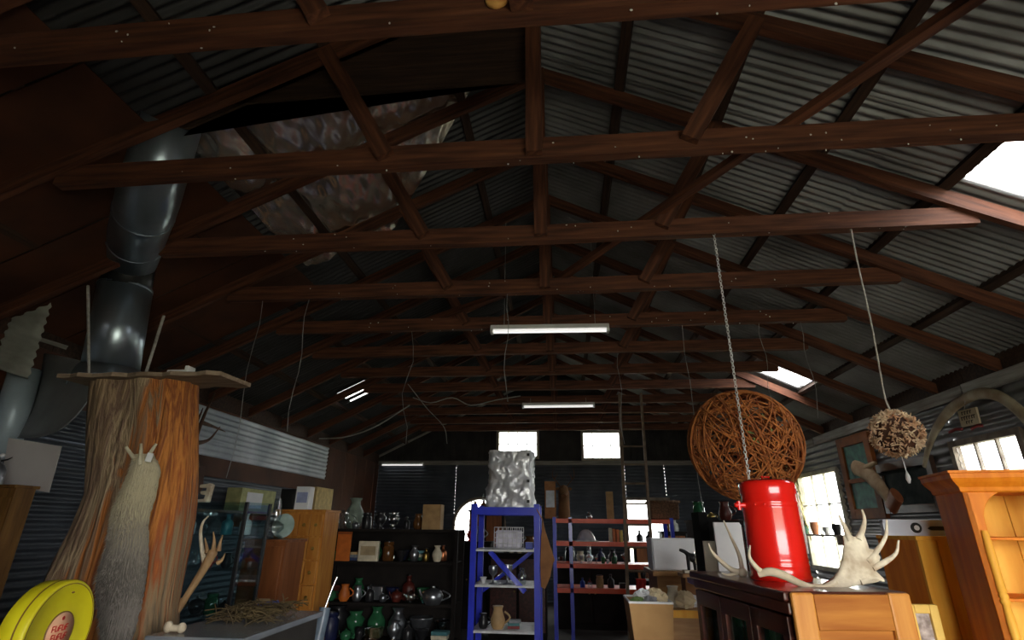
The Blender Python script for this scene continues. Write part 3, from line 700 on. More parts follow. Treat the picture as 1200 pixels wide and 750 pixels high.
sp = cb+Vector((-rc*.93, -.015, .285)); tap = MB().tube([sp, sp+Vector((-.035, -.005, 0))], [.012, .009], 10).tube([sp+Vector((-.025, -.004, .016)), sp+Vector((-.025, -.004, -.02))], .009, 8).build('tap', RED, can)
MB().ell(sp+Vector((-.036, -.005, 0)), (.01, .01, .01), 8, 6).build('tap_nut', RED, tap)
for k in (-.35, .0): MB().ell(cb+Vector((math.sin(k-.5)*rc*.97, -math.cos(k-.5)*rc*.97, .287)), (.004, .004, .004), 8, 5).build('rivet', RED, can)
MB().tube([cb+Vector((math.cos(a)*rc*1.0, math.sin(a)*rc*1.0, z)) for a, z in ((-.35, .1), (-.35, .335))], .003, 5).build('side_seam', WHT, can)

# palmate antler lying on the cabinet
AY = 2.2
def ap(x, y, Y=AY): return aY(x, y, Y)
an = thing('palmate_antler', 'large pale palmate antler lying in front of the red can', 'antler', ap(970, 692))
antler(an, 'brow_tine', [ap(893, 671, 2.22), ap(884, 662, 2.2), ap(878, 652, 2.19), ap(879, 639, 2.18)], [], BONE, .011)
bp_ = curve([ap(889, 673, 2.22), ap(902, 670), ap(918, 674), ap(934, 682), ap(950, 687), ap(966, 687), ap(980, 682)], 36)
MB().tube(bp_, [.011+.004*math.sin(i/len(bp_)*PI*2)+.002*(i/len(bp_)) for i in range(len(bp_))], 10).build('beam', BONE, an)
palm_px = [(955, 690), (972, 682), (982, 670), (987, 655), (989, 640), (988, 628), (993, 624), (1000, 629), (1006, 628), (1012, 626), (1015, 634), (1018, 643), (1026, 644), (1031, 653), (1029, 661), (1026, 669), (1036, 679), (1024, 683), (1005, 686), (982, 691)]
mbp = MB(); pp = [ap(x, y, AY) for x, y in palm_px]; cen = ap(1003, 662, AY)
n = len(pp); vs = []; fs = []
def pofs(p, k, sgn):
    d = (p-cen).length; return Vector((p.x, p.y+.05*((p.x-cen.x)*2.2)**2*0+sgn*k, p.z))
ringF = [pofs(p, .004, -1) for p in pp]; ringB = [pofs(p, .004, 1) for p in pp]
inner = [cen+(p-cen)*.72 for p in pp]; inF = [pofs(p, .011, -1) for p in inner]; inB = [pofs(p, .011, 1) for p in inner]
vs = ringF+ringB+inF+inB
for i in range(n):
    j = (i+1) % n; fs += [(i, j, n+j, n+i), (i, 2*n+i, 2*n+j, j), (n+i, n+j, 3*n+j, 3*n+i)]
fs += [tuple(range(2*n, 3*n)), tuple(reversed(range(3*n, 4*n)))]
mbp.add(vs, fs, True)
palm = mbp.build('palm', BONE_T, an)
TN = [[(996, 634), (991, 620), (986, 610), (983, 603)], [(1006, 632), (1011, 620), (1013, 608), (1010, 597)], [(1016, 658), (1028, 645), (1038, 628), (1039, 609)], [(1022, 666), (1038, 658), (1050, 648), (1053, 633)], [(1008, 682), (1022, 677), (1036, 681)]]
for q_ in TN:
    Q = curve([ap(x, y, AY-.004) for x, y in q_], 15); m_ = len(Q); MB().tube(Q, [.0115*(1-.8*(i/(m_-1)))+.001 for i in range(m_)], 8).build('tine', BONE_T, an)
# second, smaller antler behind the can
a2 = thing('small_antler', 'small pale antler with crossing tines lying beside the red can', 'antler', aZ(874, 678, CH))
AP = lambda x, y, Y=2.6: aY(x, y, Y)
antler(a2, 'antler_beam', [AP(873, 672), AP(858, 668), AP(843, 656), AP(834, 646), AP(830, 637)], [[AP(866, 670), AP(855, 674), AP(846, 672)]], BONE, .014)
antler(a2, 'long_tine', [AP(870, 668), AP(866, 650), AP(856, 628), AP(848, 610)], [], BONE, .011)
MB().ell(AP(870, 671), (.022, .02, .02), 10, 8).build('burr', BONE, a2)

# whites and darks beyond the cabinet: folded sheets and black cases standing on a shelf table
tabz = 1.30
tb = thing('trestle_table', 'dark table standing beyond the display cabinet', 'table', (1.15, 3.6, 0))
MB().mm((.80, 3.36, tabz-.03), (1.5, 3.95, tabz)).build('tabletop', MAHO, tb)
for x_ in (1.02, 1.46):
    for y_ in (3.4, 3.91): MB().mm((x_-.03, y_-.03, 0), (x_+.03, y_+.03, tabz-.03)).build('leg', MAHO, tb)
PAPER = mat('white_card', (.85, .85, .86), (.75, .76, .78), rough=.7, bump=0)
def card(name, x0, y0, x1, Y, label, cat, m=PAPER, thick=.02, zb=tabz, lean=0., fold=False):
    a = aY(x0, y0, Y); b = aY(x1, y0, Y); t = thing(name, label, cat, ((a.x+b.x)/2, Y, zb))
    MB().prism([(a.x, zb), (b.x, zb), (b.x+lean, a.z-.015), (b.x+lean-.01, a.z), (a.x+lean, a.z)], 'y', Y, Y+thick).build('sheet', m, t)
    MB().mm((a.x-.004, Y-.004, zb), (b.x+.004, Y+thick+.004, zb+.018)).build('foot', BLK, t)
    return t
card('display_card', 836, 612, 868, 3.4, 'white folded display card standing behind the red can', 'card', lean=.0)
card('display_card', 824, 634, 846, 3.55, 'cream card standing between black cases beyond the display cabinet', 'card', mat('cream_card', (.82, .76, .6), (.75, .7, .55), rough=.7, bump=0))
BLKM = mat('matt_black', (.012, .012, .012), (.006, .006, .006), rough=.9, spec=.05, bump=0)
card('black_case', 818, 600, 828, 3.7, 'narrow black case standing on the table beyond the cabinet', 'case', BLKM, .2)
card('black_case', 829, 606, 842, 3.8, 'wider black case standing beside the narrow one on the table', 'case', BLKM, .12)

# wicker ball and chain, small twig ball
WICK = mat('rusty_wicker', (.55, .19, .045), (.25, .07, .018), rough=.8, scale=20, bump=.3)
wc = aY(872, 521, TY[2]+.4); WR = .392
wb = thing('wicker_ball', 'big rust brown wicker ball hanging on a chain', 'wicker ball', wc-Vector((0, 0, WR)))
mb = MB()
for k in range(82):
    ax_ = Vector((random.gauss(0, 1), random.gauss(0, 1), random.gauss(0, 1))).normalized(); e1 = ax_.orthogonal().normalized(); e2 = ax_.cross(e1)
    off = random.uniform(-.55, .55); r_ = math.sqrt(1-off*off); n = 40; ph = random.random()*6; w1 = random.uniform(.01, .04)
    rad = WR*random.uniform(.93, 1.0)
    mb.tube([wc+(ax_*(off+w1*math.sin(3*2*PI*i/n+ph))+e1*r_*math.cos(2*PI*i/n)+e2*r_*math.sin(2*PI*i/n)).normalized()*rad for i in range(n)], random.uniform(.0035, .0065), 5, closed=True)
mb.build('weave', WICK, wb, recalc=False)
LEAF = mat('dry_green_leaf', (.2, .25, .06), (.12, .14, .04), rough=.8)
for k in range(7):
    d = Vector((random.uniform(-.3, .3), -1, random.uniform(-.1, .5))).normalized(); p = wc+d*WR*.97; s_ = Vector((random.uniform(-1, 1), 0, random.uniform(-1, 1))).normalized()*.03; s2 = s_.cross(d).normalized()*.008
    MB().add([p-s_, p+s2-d*-.004, p+s_, p-s2], [(0, 1, 2, 3)]).build('leaf', LEAF, wb)
def chain(p0, p1, label, link=.028, r=.0028, m=CHR):
    p0 = Vector(p0); p1 = Vector(p1); L = (p1-p0).length; n = int(L/(link*.78)); mb = MB(); d = (p1-p0).normalized()
    e1 = d.orthogonal().normalized(); e2 = d.cross(e1)
    for i in range(n):
        c_ = p0+d*(L*(i+.5)/n); e = e1 if i % 2 else e2
        mb.tube([c_+d*math.cos(2*PI*k/10)*link/2+e*math.sin(2*PI*k/10)*link*.3 for k in range(10)], r, 5, closed=True)
    o = mb.build('chain', m); return tag(o, label, 'chain')
chain((1.195, TY[2], TIE_Z+.005), (1.185, TY[2], aY(873, 565, TY[2]).z), 'bright steel chain hanging from a tie beam through the wicker ball', m=mat('bright_chain', (.85, .85, .83), (.7, .7, .7), rough=.3, metal=.6, bump=0))
TWIG = mat('pale_twig', (.95, .8, .55), (.5, .22, .1), rough=.7, scale=12, bump=.2)
sc_ = Vector((2.14, TY[2], 2.18)); SR = .15
tb2 = thing('twig_ball', 'small ball of pale twigs hanging on a cord near the pine dresser', 'twig ball', sc_-Vector((0, 0, SR)))
MB().ell(sc_, (SR*.8,)*3, 16, 12, jit=.05).build('core', mat('dark_twig_core', (.14, .06, .03), (.06, .025, .015), rough=.9), tb2)
mb = MB()
for k in range(800):
    d = Vector((random.gauss(0, 1), random.gauss(0, 1), random.gauss(0, 1))).normalized(); p = sc_+d*SR*random.uniform(.85, 1.0); t_ = (d.orthogonal().normalized()*random.uniform(-1, 1)+d.cross(d.orthogonal())*random.uniform(-1, 1)+d*.4).normalized()
    mb.tube([p-t_*.014, p, p+t_*.014+d*.006], [.002, .0055, .002], 5, cap=False)
o = mb.build('twigs', TWIG, tb2, recalc=False); o['kind'] = 'stuff'
MB().tube([sc_-Vector((0, 0, SR-.01)), sc_-Vector((-.005, 0, SR+.1))], .003, 5).build('tassel_string', WHT, tb2)
MB().lathe([(.003, .05), (.012, .02), (.014, 0), (.006, -.025)], 8, sc_-Vector((-.005, 0, SR+.13))).build('tassel', WHT, tb2)
ROPE = mat('grey_rope', (.6, .56, .5), (.4, .37, .33), rough=.9, scale=60, bump=.5)
o = MB().tube(curve([(2.19, TY[2], TIE_Z+.0), (2.175, TY[2], 3.4), (2.16, TY[2], 2.9), (2.13, TY[2], 2.45), (2.14, TY[2], 2.18+SR)]), .006, 6).build('cord', ROPE); tag(o, 'grey cord hanging from a tie beam down to the twig ball', 'cord')

# pine dresser at the right
WM_rz = math.radians(-12); wd = thing('pine_dresser', 'honey pine dresser top with cornice, arched openings and turned column', 'dresser', (1.645, 2.45, 0), WM_rz)
MW = PM[wd.name]; WW, WD, WH = .96, .27, 1.835
def wbx(nm, a, b, m=PINE, bevel=.003, par=None): return MB().mm(a, b).build(nm, m, par or wd, M=MW, bevel=bevel)
wbx('side_panel', (0, .0, 0), (.022, WD, WH-.06)); wbx('side_panel', (WW-.022, 0, 0), (WW, WD, WH-.06))
for i in range(8):
    x0 = .022+(WW-.044)*i/8; wbx('back_board', (x0+.001, WD-.015, .1), (x0+(WW-.044)/8-.001, WD, WH-.06), PINE_L, .002)
prof = [(0, WH-.085), (-.008, WH-.08), (-.012, WH-.065), (-.03, WH-.045), (-.04, WH-.03), (-.042, WH-.012), (-.048, WH-.01), (-.048, WH)]
mb = MB(); n = len(prof)
ringsC = []
for o_, z in prof: ringsC.append([Vector((o_, o_, z)), Vector((WW-o_, o_, z)), Vector((WW-o_, WD, z)), Vector((o_, WD, z))])
vs = [v for r_ in ringsC for v in r_]; fs = [(i*4+k, i*4+(k+1) % 4, (i+1)*4+(k+1) % 4, (i+1)*4+k) for i in range(n-1) for k in range(4)]+[(0, 3, 2, 1), tuple((n-1)*4+k for k in range(4))]
mb.add(vs, fs).build('cornice', PINE, wd, M=MW)
# face frame with arched openings
def arch_notch(xc, hw, zs, zb_): return [(xc-hw, zb_)]+[(xc-hw*math.cos(PI*i/16), zs+hw*math.sin(PI*i/16)) for i in range(17)]+[(xc+hw, zb_)]
zb_ = .95; out = [(0, zb_)]; nA = 3; ow = (WW-.09-.05*(nA-1)-.02)/nA
for k in range(nA):
    xc = .05+ow/2+k*(ow+.05); out += arch_notch(xc, ow/2, WH-.19-.01, zb_)
out += [(WW, zb_), (WW, WH-.06), (0, WH-.06)]
MB().prism(out, 'y', 0, .02).build('face_frame', PINE, wd, M=MW, bevel=.003)
for z in (1.07, 1.36, 1.58): wbx('shelf', (.022, .03, z-.012), (WW-.022, WD-.015, z), PINE)
wbx('lower_cupboard', (0, -.02, 0), (WW, WD, zb_), PINE); wbx('worktop', (-.02, -.05, zb_-.001), (WW+.02, WD, zb_+.025), PINE)
for k in range(2): wbx('cupboard_door', (.03+k*.46, -.034, .1), (.45+k*.46, -.02, .85), PINE_L)
col = [(.011, 0), (.013, .02), (.009, .03), (.013, .04), (.011, .05), (.014, .1), (.016, .17), (.012, .235), (.016, .24), (.016, .25), (.012, .255), (.016, .26), (.016, .27), (.012, .275), (.016, .28), (.014, .34), (.0155, .42), (.011, .5)]
for k in range(nA+1):
    xc = .03+k*(ow+.05); MB().lathe([(r_, z+1.105) for r_, z in col], 14, (xc if k else .035, -.004, 0)).build('turned_column', PINE_L, wd, M=MW)

# pine cupboard beside it with a spirit level on top
k0 = aY(1073, 628, 2.95); k1 = aY(1048, 628, 2.95)
KZ = k0.z; pc = thing('pine_cupboard', 'plain pale pine cupboard between the display cabinet and the pine dresser', 'cupboard', (k0.x+.2, 3.1, 0))
KX0, KX1, KY0, KY1 = k0.x, k0.x+.36, 2.95, 3.3
MB().mm((KX0+.002, KY0+.02, 0), (KX1, KY1, KZ-.02)).build('carcass', PINE, pc)
MB().mm((KX0-.005, KY0-.005, KZ-.02), (KX1+.005, KY1, KZ)).build('top', PINE_L, pc, bevel=.003)
for i in range(4): MB().mm((KX0+.09*i+.001, KY0, .04), (KX0+.09*(i+1)-.001, KY0+.02, KZ-.02)).build('front_board', PINE_L, pc, bevel=.002)
l0 = aY(1040, 627, 3.02); l1 = aY(1112, 627, 3.02)
LV = mat('grey_aluminium', (.6, .63, .72), (.54, .56, .64), rough=.45, metal=.0, bump=0)
lvx0, lvx1 = KX0-.12, KX0+.24
sl = thing('spirit_level', 'grey aluminium spirit level with round vial standing on the pine cupboard', 'spirit level', (KX0, 3.0, KZ))
MB().mm((lvx0, 2.985, KZ), (lvx1, 3.015, KZ+.075)).build('body', LV, sl, bevel=.003)
for z in (KZ+.004, KZ+.066): MB().mm((lvx0, 2.98, z-.004), (lvx1, 3.02, z+.008)).build('flange', LV, sl)
MB().lathe([(.024, 0), (.024, .008), (.014, .008)], 20, (KX0+.03, 2.985, KZ+.037), Matrix.Rotation(PI/2, 3, 'X')).build('vial_ring', BLK, sl)
MB().lathe([(.012, 0), (.012, .01)], 14, (KX0+.03, 2.984, KZ+.037), Matrix.Rotation(PI/2, 3, 'X'), ).build('vial', PAPER, sl)
MB().prism([(KX0+.085, KZ+.034), (KX0+.1, KZ+.045), (KX0+.175, KZ+.045), (KX0+.19, KZ+.034), (KX0+.175, KZ+.026), (KX0+.1, KZ+.026)], 'y', 2.976, 2.986).build('hand_slot', BLK, sl)
# framed picture on a stool in front of it
f0 = aY(1062, 708, 2.72); f1 = aY(1094, 708, 2.72)
st = thing('wooden_stool', 'pale wooden stool carrying the small framed picture', 'stool', ((f0.x+f1.x)/2, 2.78, 0)); SZ = 1.08
MB().mm((f0.x-.02, 2.68, SZ-.03), (f1.x+.04, 2.92, SZ)).build('seat', PINE, st, bevel=.004)
for xx in (f0.x, f1.x+.01):
    for yy in (2.70, 2.9): MB().mm((xx-.0, yy-.015, 0), (xx+.03, yy+.015, SZ-.03)).build('leg', PINE, st)
FRM = mat('yellow_pine_frame', (.78, .52, .13), (.65, .4, .08), rough=.5, scale=6, bump=.05)
pf = thing('picture_frame', 'yellow pine framed picture of grey fur on the stool', 'picture', ((f0.x+f1.x)/2, 2.73, SZ))
fx0, fx1, fz0, fz1 = f0.x-.005, f1.x+.015, SZ, f0.z
for a, b in (((fx0, fz0), (fx0+.035, fz1)), ((fx1-.035, fz0), (fx1, fz1)), ((fx0+.035, fz1-.035), (fx1-.035, fz1)), ((fx0+.035, fz0), (fx1-.035, fz0+.035))):
    MB().mm((a[0], 2.72, a[1]), (b[0], 2.745, b[1])).build('frame_bar', FRM, pf, bevel=.004)
MB().mm((fx0+.03, 2.735, fz0+.03), (fx1-.03, 2.742, fz1-.03)).build('picture', mat('fur_picture', (.6, .5, .45), (.2, .15, .13), rough=.6, scale=30, bump=0, detail=8), pf)

# ------------------------------------------------------------------ right wall things
RIB = mat('old_rib_bone', (.5, .44, .32), (.28, .2, .12), rough=.7, scale=5, bump=.3, c3=(.5, .24, .08))
rx = XRT-.12
Q = curve([aX(x, y, rx) for x, y in ((1083, 547), (1088, 525), (1097, 503), (1112, 482), (1130, 468), (1150, 461), (1172, 465), (1195, 482), (1215, 505))], 64)
n = len(Q); t = thing('rib_bone', 'long curved rib bone hung on the right wall above the window', 'bone', Q[0])
MB().tube(Q, [.028+.03*min(1, i/(n*.35)) for i in range(n)], 10, flat=.6).build('rib', RIB, t)
q = aX(1131, 467, rx); MB().tube([q, (XRT-.07, q.y, ZW-.1)], .006, 5).build('string', ROPE, t)
sx = XRT-.03
def wq(x, y, X=sx): return aX(x, y, X)
cor = [wq(1122, 482), (wq(1143, 477)), wq(1148, 496), wq(1127, 501)]
sg = thing('wall_plaque', 'small cream plaque with three lines of dark lettering on the right wall', 'plaque', wq(1135, 490))
CREAM = mat('cream_plaque', (.62, .52, .36), (.5, .4, .26), rough=.7, bump=.05); INK = mat('dark_ink', (.05, .035, .03), (.03, .02, .02), rough=.8, bump=0)
mb = MB(); vs = [c_ for c_ in cor]+[c_+Vector((.02, 0, 0)) for c_ in cor]
mb.add(vs, [(0, 1, 2, 3), (7, 6, 5, 4), (0, 4, 5, 1), (1, 5, 6, 2), (2, 6, 7, 3), (3, 7, 4, 0)]).build('plaque_board', CREAM, sg)
def pq(u, v): a = cor[0].lerp(cor[1], u); b = cor[3].lerp(cor[2], u); return a.lerp(b, v)+Vector((-.004, 0, 0))
for row, (v0, v1, us) in enumerate(((.1, .3, (.2, .35, .5, .65)), (.4, .62, (.12, .26, .4, .54, .68, .8)), (.7, .88, (.33, .47, .61)))):
    for u in us:
        w = random.uniform(.08, .11)
        q4 = [pq(u, v0), pq(u+w, v0), pq(u+w, v0+(v1-v0)*.25), pq(u+w*.35, v0+(v1-v0)*.25), pq(u+w*.35, v1), pq(u, v1)]
        MB().add(q4+[v+Vector((.003, 0, 0)) for v in q4], [tuple(range(6)), tuple(range(11, 5, -1))]+[(i, i+6, (i+1) % 6+6, (i+1) % 6) for i in range(6)]).build('lettering', INK, sg)
MB().tube([wq(1130, 480), aX(1131, 470, rx-.05)], .004, 5).build('string', ROPE, sg)
REDP = mat('red_wall_strip', (.4, .04, .04), (.25, .03, .03), rough=.7, bump=0)  # thin flat red strips on the right wall
for k, (xa, ya, xb_, yb2) in enumerate(((1112, 507, 1128, 503), (1138, 503, 1152, 499))):
    o = MB().tube([wq(xa, ya, XRT-.014), wq((xa+xb_)/2, (ya+yb2)/2-2, XRT-.014), wq(xb_, yb2, XRT-.014)], .016, 6, flat=.3).build('red_strip', REDP); tag(o, ['red paint smear on the right wall below the plaque, larger one', 'small red paint smear on the right wall beside the plaque corner'][k], 'paint mark')
def wall_frame(name, label, cat, px, m, fill, bar=.05, X=XRT-.02, mid=None):
    """frame on the right wall from four pixels"""
    P = [aX(x, y, X) for x, y in px]; ya, yb = max(P[0].y, P[3].y), min(P[1].y, P[2].y); z1 = (P[0].z+P[1].z)/2; z0 = (P[2].z+P[3].z)/2
    t = thing(name, label, cat, (X, (ya+yb)/2, z0)); y0, y1 = yb, ya
    for a, b in (((y0, z0), (y0+bar, z1)), ((y1-bar, z0), (y1, z1)), ((y0+bar, z1-bar), (y1-bar, z1)), ((y0+bar, z0), (y1-bar, z0+bar))):
        MB().mm((X-.05, a[0], a[1]), (X+.01, b[0], b[1])).build('frame_bar', m, t, bevel=.004)
    if mid: MB().mm((X-.045, y0+bar, z0+(z1-z0)*mid-.03), (X+.01, y1-bar, z0+(z1-z0)*mid+.03)).build('cross_bar', m, t)
    zs_ = [z0+bar, z0+(z1-z0)*mid-.03, z0+(z1-z0)*mid+.03, z1-bar] if mid else [z0+bar, z1-bar]
    for a, b in zip(zs_[::2], zs_[1::2]): MB().mm((X-.02, y0+bar, a), (X, y1-bar, b)).build('panel', fill, t)
    return t
SGL = mat('green_stained_glass', (.06, .2, .15), (.02, .06, .05), rough=.6, scale=10, bump=.1)
wall_frame('leadlight_panel', 'orange brown door frame with green leadlight panes on the right wall', 'leadlight', ((989, 512), (1019, 506), (1030, 604), (1003, 612)), mat('orange_stained_timber', (.24, .075, .015), (.11, .03, .008), rough=.6, scale=5, spec=.2), SGL, .14, mid=.45)
wall_frame('dark_picture', 'dark framed picture on the right wall beside the pine dresser', 'picture', ((1036, 545), (1092, 532), (1100, 596), (1044, 606)), mat('dark_frame_timber', (.1, .05, .03), (.05, .025, .015), rough=.4, scale=5), mat('dark_picture_canvas', (.04, .045, .04), (.015, .02, .02), rough=.85, scale=6, spec=.1), .1)
DRW = mat('driftwood', (.4, .28, .17), (.24, .15, .08), rough=.8, scale=7, bump=.4)
dx = XRT-.28
t = thing('driftwood_carving', 'forked driftwood carving with brown base mounted over the leadlight frame', 'carving', aX(1040, 592, dx))
Q = [aX(x, y, dx) for x, y in ((1046, 590), (1035, 575), (1020, 558), (1008, 550), (1000, 548))]; MB().tube(curve(Q, 20), [.09, .085, .085, .085, .09, .09, .1, .1]+[.11]*(len(curve(Q, 20))-10)+[.09, .05], 12, flat=.6).build('trunk', DRW, t)
Q = [aX(x, y, dx) for x, y in ((1012, 554), (1018, 547), (1026, 542))]; Qc = curve(Q, 10); MB().tube(Qc, [.07-.05*i/(len(Qc)-1) for i in range(len(Qc))], 10).build('fork', DRW, t)
Q = [aX(x, y, dx) for x, y in ((1044, 594), (1051, 580))]; MB().tube(Q, [.11, .11], 12, flat=.5).build('base', mat('red_brown_base', (.25, .08, .03), (.14, .04, .015), rough=.5), t)
MB().tube([aX(1015, 556, dx), aX(1015, 556, dx)+Vector((.27, 0, 0))], .02, 6).build('wall_peg', BLK, t)
# dried flowers hanging beside the big right window, pots on its sill
DRY = mat('dried_stalk', (.55, .47, .24), (.28, .22, .1), rough=.9, scale=30)
t = thing('dried_flowers', 'bunch of dried straw flowers hanging beside the big right window', 'dried flowers', (XRT-.2, 10.95, 1.5)); mb = MB()
top_ = Vector((XRT-.18, 10.9, 2.95))
for k in range(240):
    e = Vector((min(XRT-.06, XRT-.2+random.gauss(0, .07)), 10.9+random.gauss(0, .22), random.uniform(1.3, 2.6))); mb.tube([top_, top_.lerp(e, .6)+Vector((0, random.gauss(0, .03), 0)), e], [.003, .004, .012], 4)
o = mb.build('stalks', DRY, t, recalc=False); o['kind'] = 'stuff'
MB().tube([top_-Vector((0, 0, .05)), top_+Vector((.1, 0, .1))], .01, 6).build('tie_string', ROPE, t)
sh = thing('sill_shelf', 'narrow shelf across the lower big right window', 'shelf', (XRT-.12, 10, 1.36)); MB().mm((XRT-.22, 9.25, 1.5), (XRT-.05, 10.85, 1.53)).build('shelf_board', WFR, sh)
for yy in (9.32, 10.78): MB().mm((XRT-.2, yy-.015, 1.38), (XRT-.045, yy+.015, 1.5)).build('bracket', WFR, sh)
TERR = mat('terracotta', (.4, .16, .07), (.28, .1, .045), rough=.8)
for k, (yy, hh, col_, nm) in enumerate(((9.42, .16, BLK, 'black'), (9.75, .12, WHT, 'white'), (10.2, .2, TERR, 'terracotta'), (10.6, .14, mat('green_glaze', (.06, .14, .08), (.04, .1, .06), rough=.3), 'green'))):
    t = thing('pot', f'{nm} pot on the shelf across the big right window', 'pot', (XRT-.13, yy, 1.53))
    MB().lathe([(.045, 0), (.07, hh*.6), (.065, hh*.9), (.075, hh)], 14, (XRT-.13, yy, 1.53)).build('pot_body', col_, t)
    MB().lathe([(.068, hh*.9), (.01, hh*.95)], 14, (XRT-.13, yy, 1.53)).build('soil', BROWN, t)

# ================================================================== left foreground: yellow tin, counter, glass case
YEL = mat('yellow_enamel', (.62, .56, .012), (.52, .45, .01), rough=.4, scale=9, bump=.02)
LBL = mat('cream_red_label', (.7, .45, .28), (.6, .28, .16), rough=.6, scale=12, bump=0)
LRED = mat('label_red', (.5, .03, .02), (.42, .02, .015), rough=.6, bump=0)
LBRN = mat('label_brown', (.2, .1, .02), (.15, .08, .02), rough=.6, bump=0)
tc_ = aY(70, 741, 1.66); TR, TD = .14, .075
Rt = Matrix.Rotation(math.radians(8), 3, 'Z') @ Matrix.Rotation(PI/2, 3, 'Y')      # lathe axis -> mostly +x
TZ = tc_.z-TR
ped = thing('timber_pedestal', 'dark timber pedestal cupboard carrying the yellow tin', 'cupboard', (tc_.x-.04, tc_.y, 0))
MB().mm((tc_.x-.26, tc_.y-.22, 0), (tc_.x+.16, tc_.y+.22, TZ-.03)).build('carcass', MAHO, ped); MB().mm((tc_.x-.28, tc_.y-.24, TZ-.03), (tc_.x+.18, tc_.y+.24, TZ)).build('top', MAHO, ped, bevel=.004)
MB().mm((tc_.x+.16, tc_.y-.18, .1), (tc_.x+.172, tc_.y+.18, TZ-.08)).build('door', MAHO, ped)
tin = thing('yellow_tin', 'round yellow film tin with red lettered label standing on edge', 'tin', (tc_.x, tc_.y, TZ))
def tl_(prof, nm, m, n=48, par=None, cap=False): return MB().lathe(prof, n, tc_, Rt, cap=cap).build(nm, m, par or tin)
tl_([(TR-.004, -TD), (TR-.001, -TD+.004), (TR-.001, -.03), (TR-.003, -.027)], 'tin_base', YEL, cap=True)
lid = tl_([(TR, -.03), (TR, -.004), (TR-.003, -.001), (TR-.008, 0), (TR-.011, -.003), (.05, -.003), (.001, -.003)], 'tin_lid', YEL)
tl_([(TR+.0005, -.0305), (TR+.0008, -.027), (TR+.0005, -.0255)], 'rim_line', LBRN)
tl_([(TR-.0085, .0004), (TR-.011, .0004)], 'inner_rim_line', LBRN, par=lid)
tl_([(.056, -.0035), (.056, -.001), (.052, -.0005)], 'label_ring', LBRN, par=lid)
tl_([(.0525, -.0035), (.0525, -.0004), (.001, -.0004)], 'label_disc', LBL, par=lid)
# red strokes of lettering in two lines, brown line below, small red emblem above
def on_face(u, w, d=0.): return tc_+Rt @ Vector((-w, u, d))
def stroke(u0, w0, u1, w1, th, m):
    d = Vector((u1-u0, w1-w0)); L_ = d.length or 1; nx, nw = -d.y/L_*th/2, d.x/L_*th/2
    q4 = [on_face(u0+nx, w0+nw, -.0002), on_face(u1+nx, w1+nw, -.0002), on_face(u1-nx, w1-nw, -.0002), on_face(u0-nx, w0-nw, -.0002)]; up_ = Rt @ Vector((0, 0, .0008))
    return MB().add(q4+[v+up_ for v in q4], [(0, 1, 2, 3), (7, 6, 5, 4), (0, 4, 5, 1), (1, 5, 6, 2), (2, 6, 7, 3), (3, 7, 4, 0)]).build('lettering', m, lid)
for w_, us in ((.012, (-.034, -.021, -.008, .005, .018)), (-.011, (-.03, -.017, -.004, .009, .021))):
    for k, u in enumerate(us):
        stroke(u, w_-.008, u, w_+.008, .0035, LRED)
        if k % 2 == 0: stroke(u, w_+.007, u+.009, w_+.007, .003, LRED); stroke(u, w_-.001, u+.008, w_-.001, .003, LRED)
        else: stroke(u, w_-.007, u+.009, w_-.007, .003, LRED); stroke(u+.009, w_-.008, u+.009, w_+.004, .003, LRED)
for k in range(9): stroke(-.026+k*.0062, -.031, -.026+k*.0062+.003, -.027, .0025, LBRN)
stroke(-.005, .037, .005, .037, .007, LRED); stroke(0, .032, 0, .043, .005, LRED)
MB().ell(on_face(.012, .105, -.002), (.005, .005, .003), 8, 5).build('dent', LBRN, lid)

# low counter with odds and ends
cz = aY(200, 743, 2.35).z
ct = thing('counter', 'low counter with pale grey metal top in front of the glass case', 'counter', (-1.72, 2.7, 0))
MTOP = mat('pale_zinc_top', (.5, .54, .6), (.36, .4, .45), rough=.25, metal=.6, scale=5)
DKW0 = mat('near_black_board', (.03, .027, .025), (.02, .018, .016), rough=.7)
MB().mm((-1.70, 2.3, cz-.025), (-1.28, 3.05, cz)).build('counter_top', MTOP, ct, bevel=.004); MB().mm((-1.68, 2.33, 0), (-1.3, 3.03, cz-.025)).build('counter_body', DKW0, ct)
DGLAS = glassmat('blue_green_case_glass', (.78, .88, .9), .12)
gx0, gx1, gy0, gy1, gz1 = aY(197, 588, 3.55).x, aY(290, 588, 3.55).x, 3.55, 3.85, aY(240, 588, 3.55).z
gc = thing('glass_case', 'tall glass display case with dark metal edges behind the leaning antler', 'display case', ((gx0+gx1)/2, 3.78, 0))
MB().mm((gx0, gy0, 0), (gx1, gy1, .75)).build('plinth', BLK, gc)
for x_ in (gx0, gx1):
    for y_ in (gy0, gy1): MB().mm((x_-.01, y_-.01, .75), (x_+.01, y_+.01, gz1)).build('edge_post', BLK, gc)
for a, b in (((gx0, gy0-.004, .76), (gx1, gy0, gz1-.01)), ((gx0-.004, gy0, .76), (gx0, gy1, gz1-.01)), ((gx1, gy0, .76), (gx1+.004, gy1, gz1-.01)), ((gx0, gy1, .76), (gx1, gy1+.004, gz1-.01)), ((gx0-.01, gy0-.01, gz1-.006), (gx1+.01, gy1+.01, gz1))):
    MB().mm(a, b).build('glass_panel', DGLAS, gc)
SHG = glassmat('pale_shelf_glass', (.8, .86, .86), .3)
for z in (1.05, 1.32, 1.53): MB().mm((gx0+.012, gy0+.02, z-.006), (gx1-.012, gy1-.02, z)).build('glass_shelf', SHG, gc)

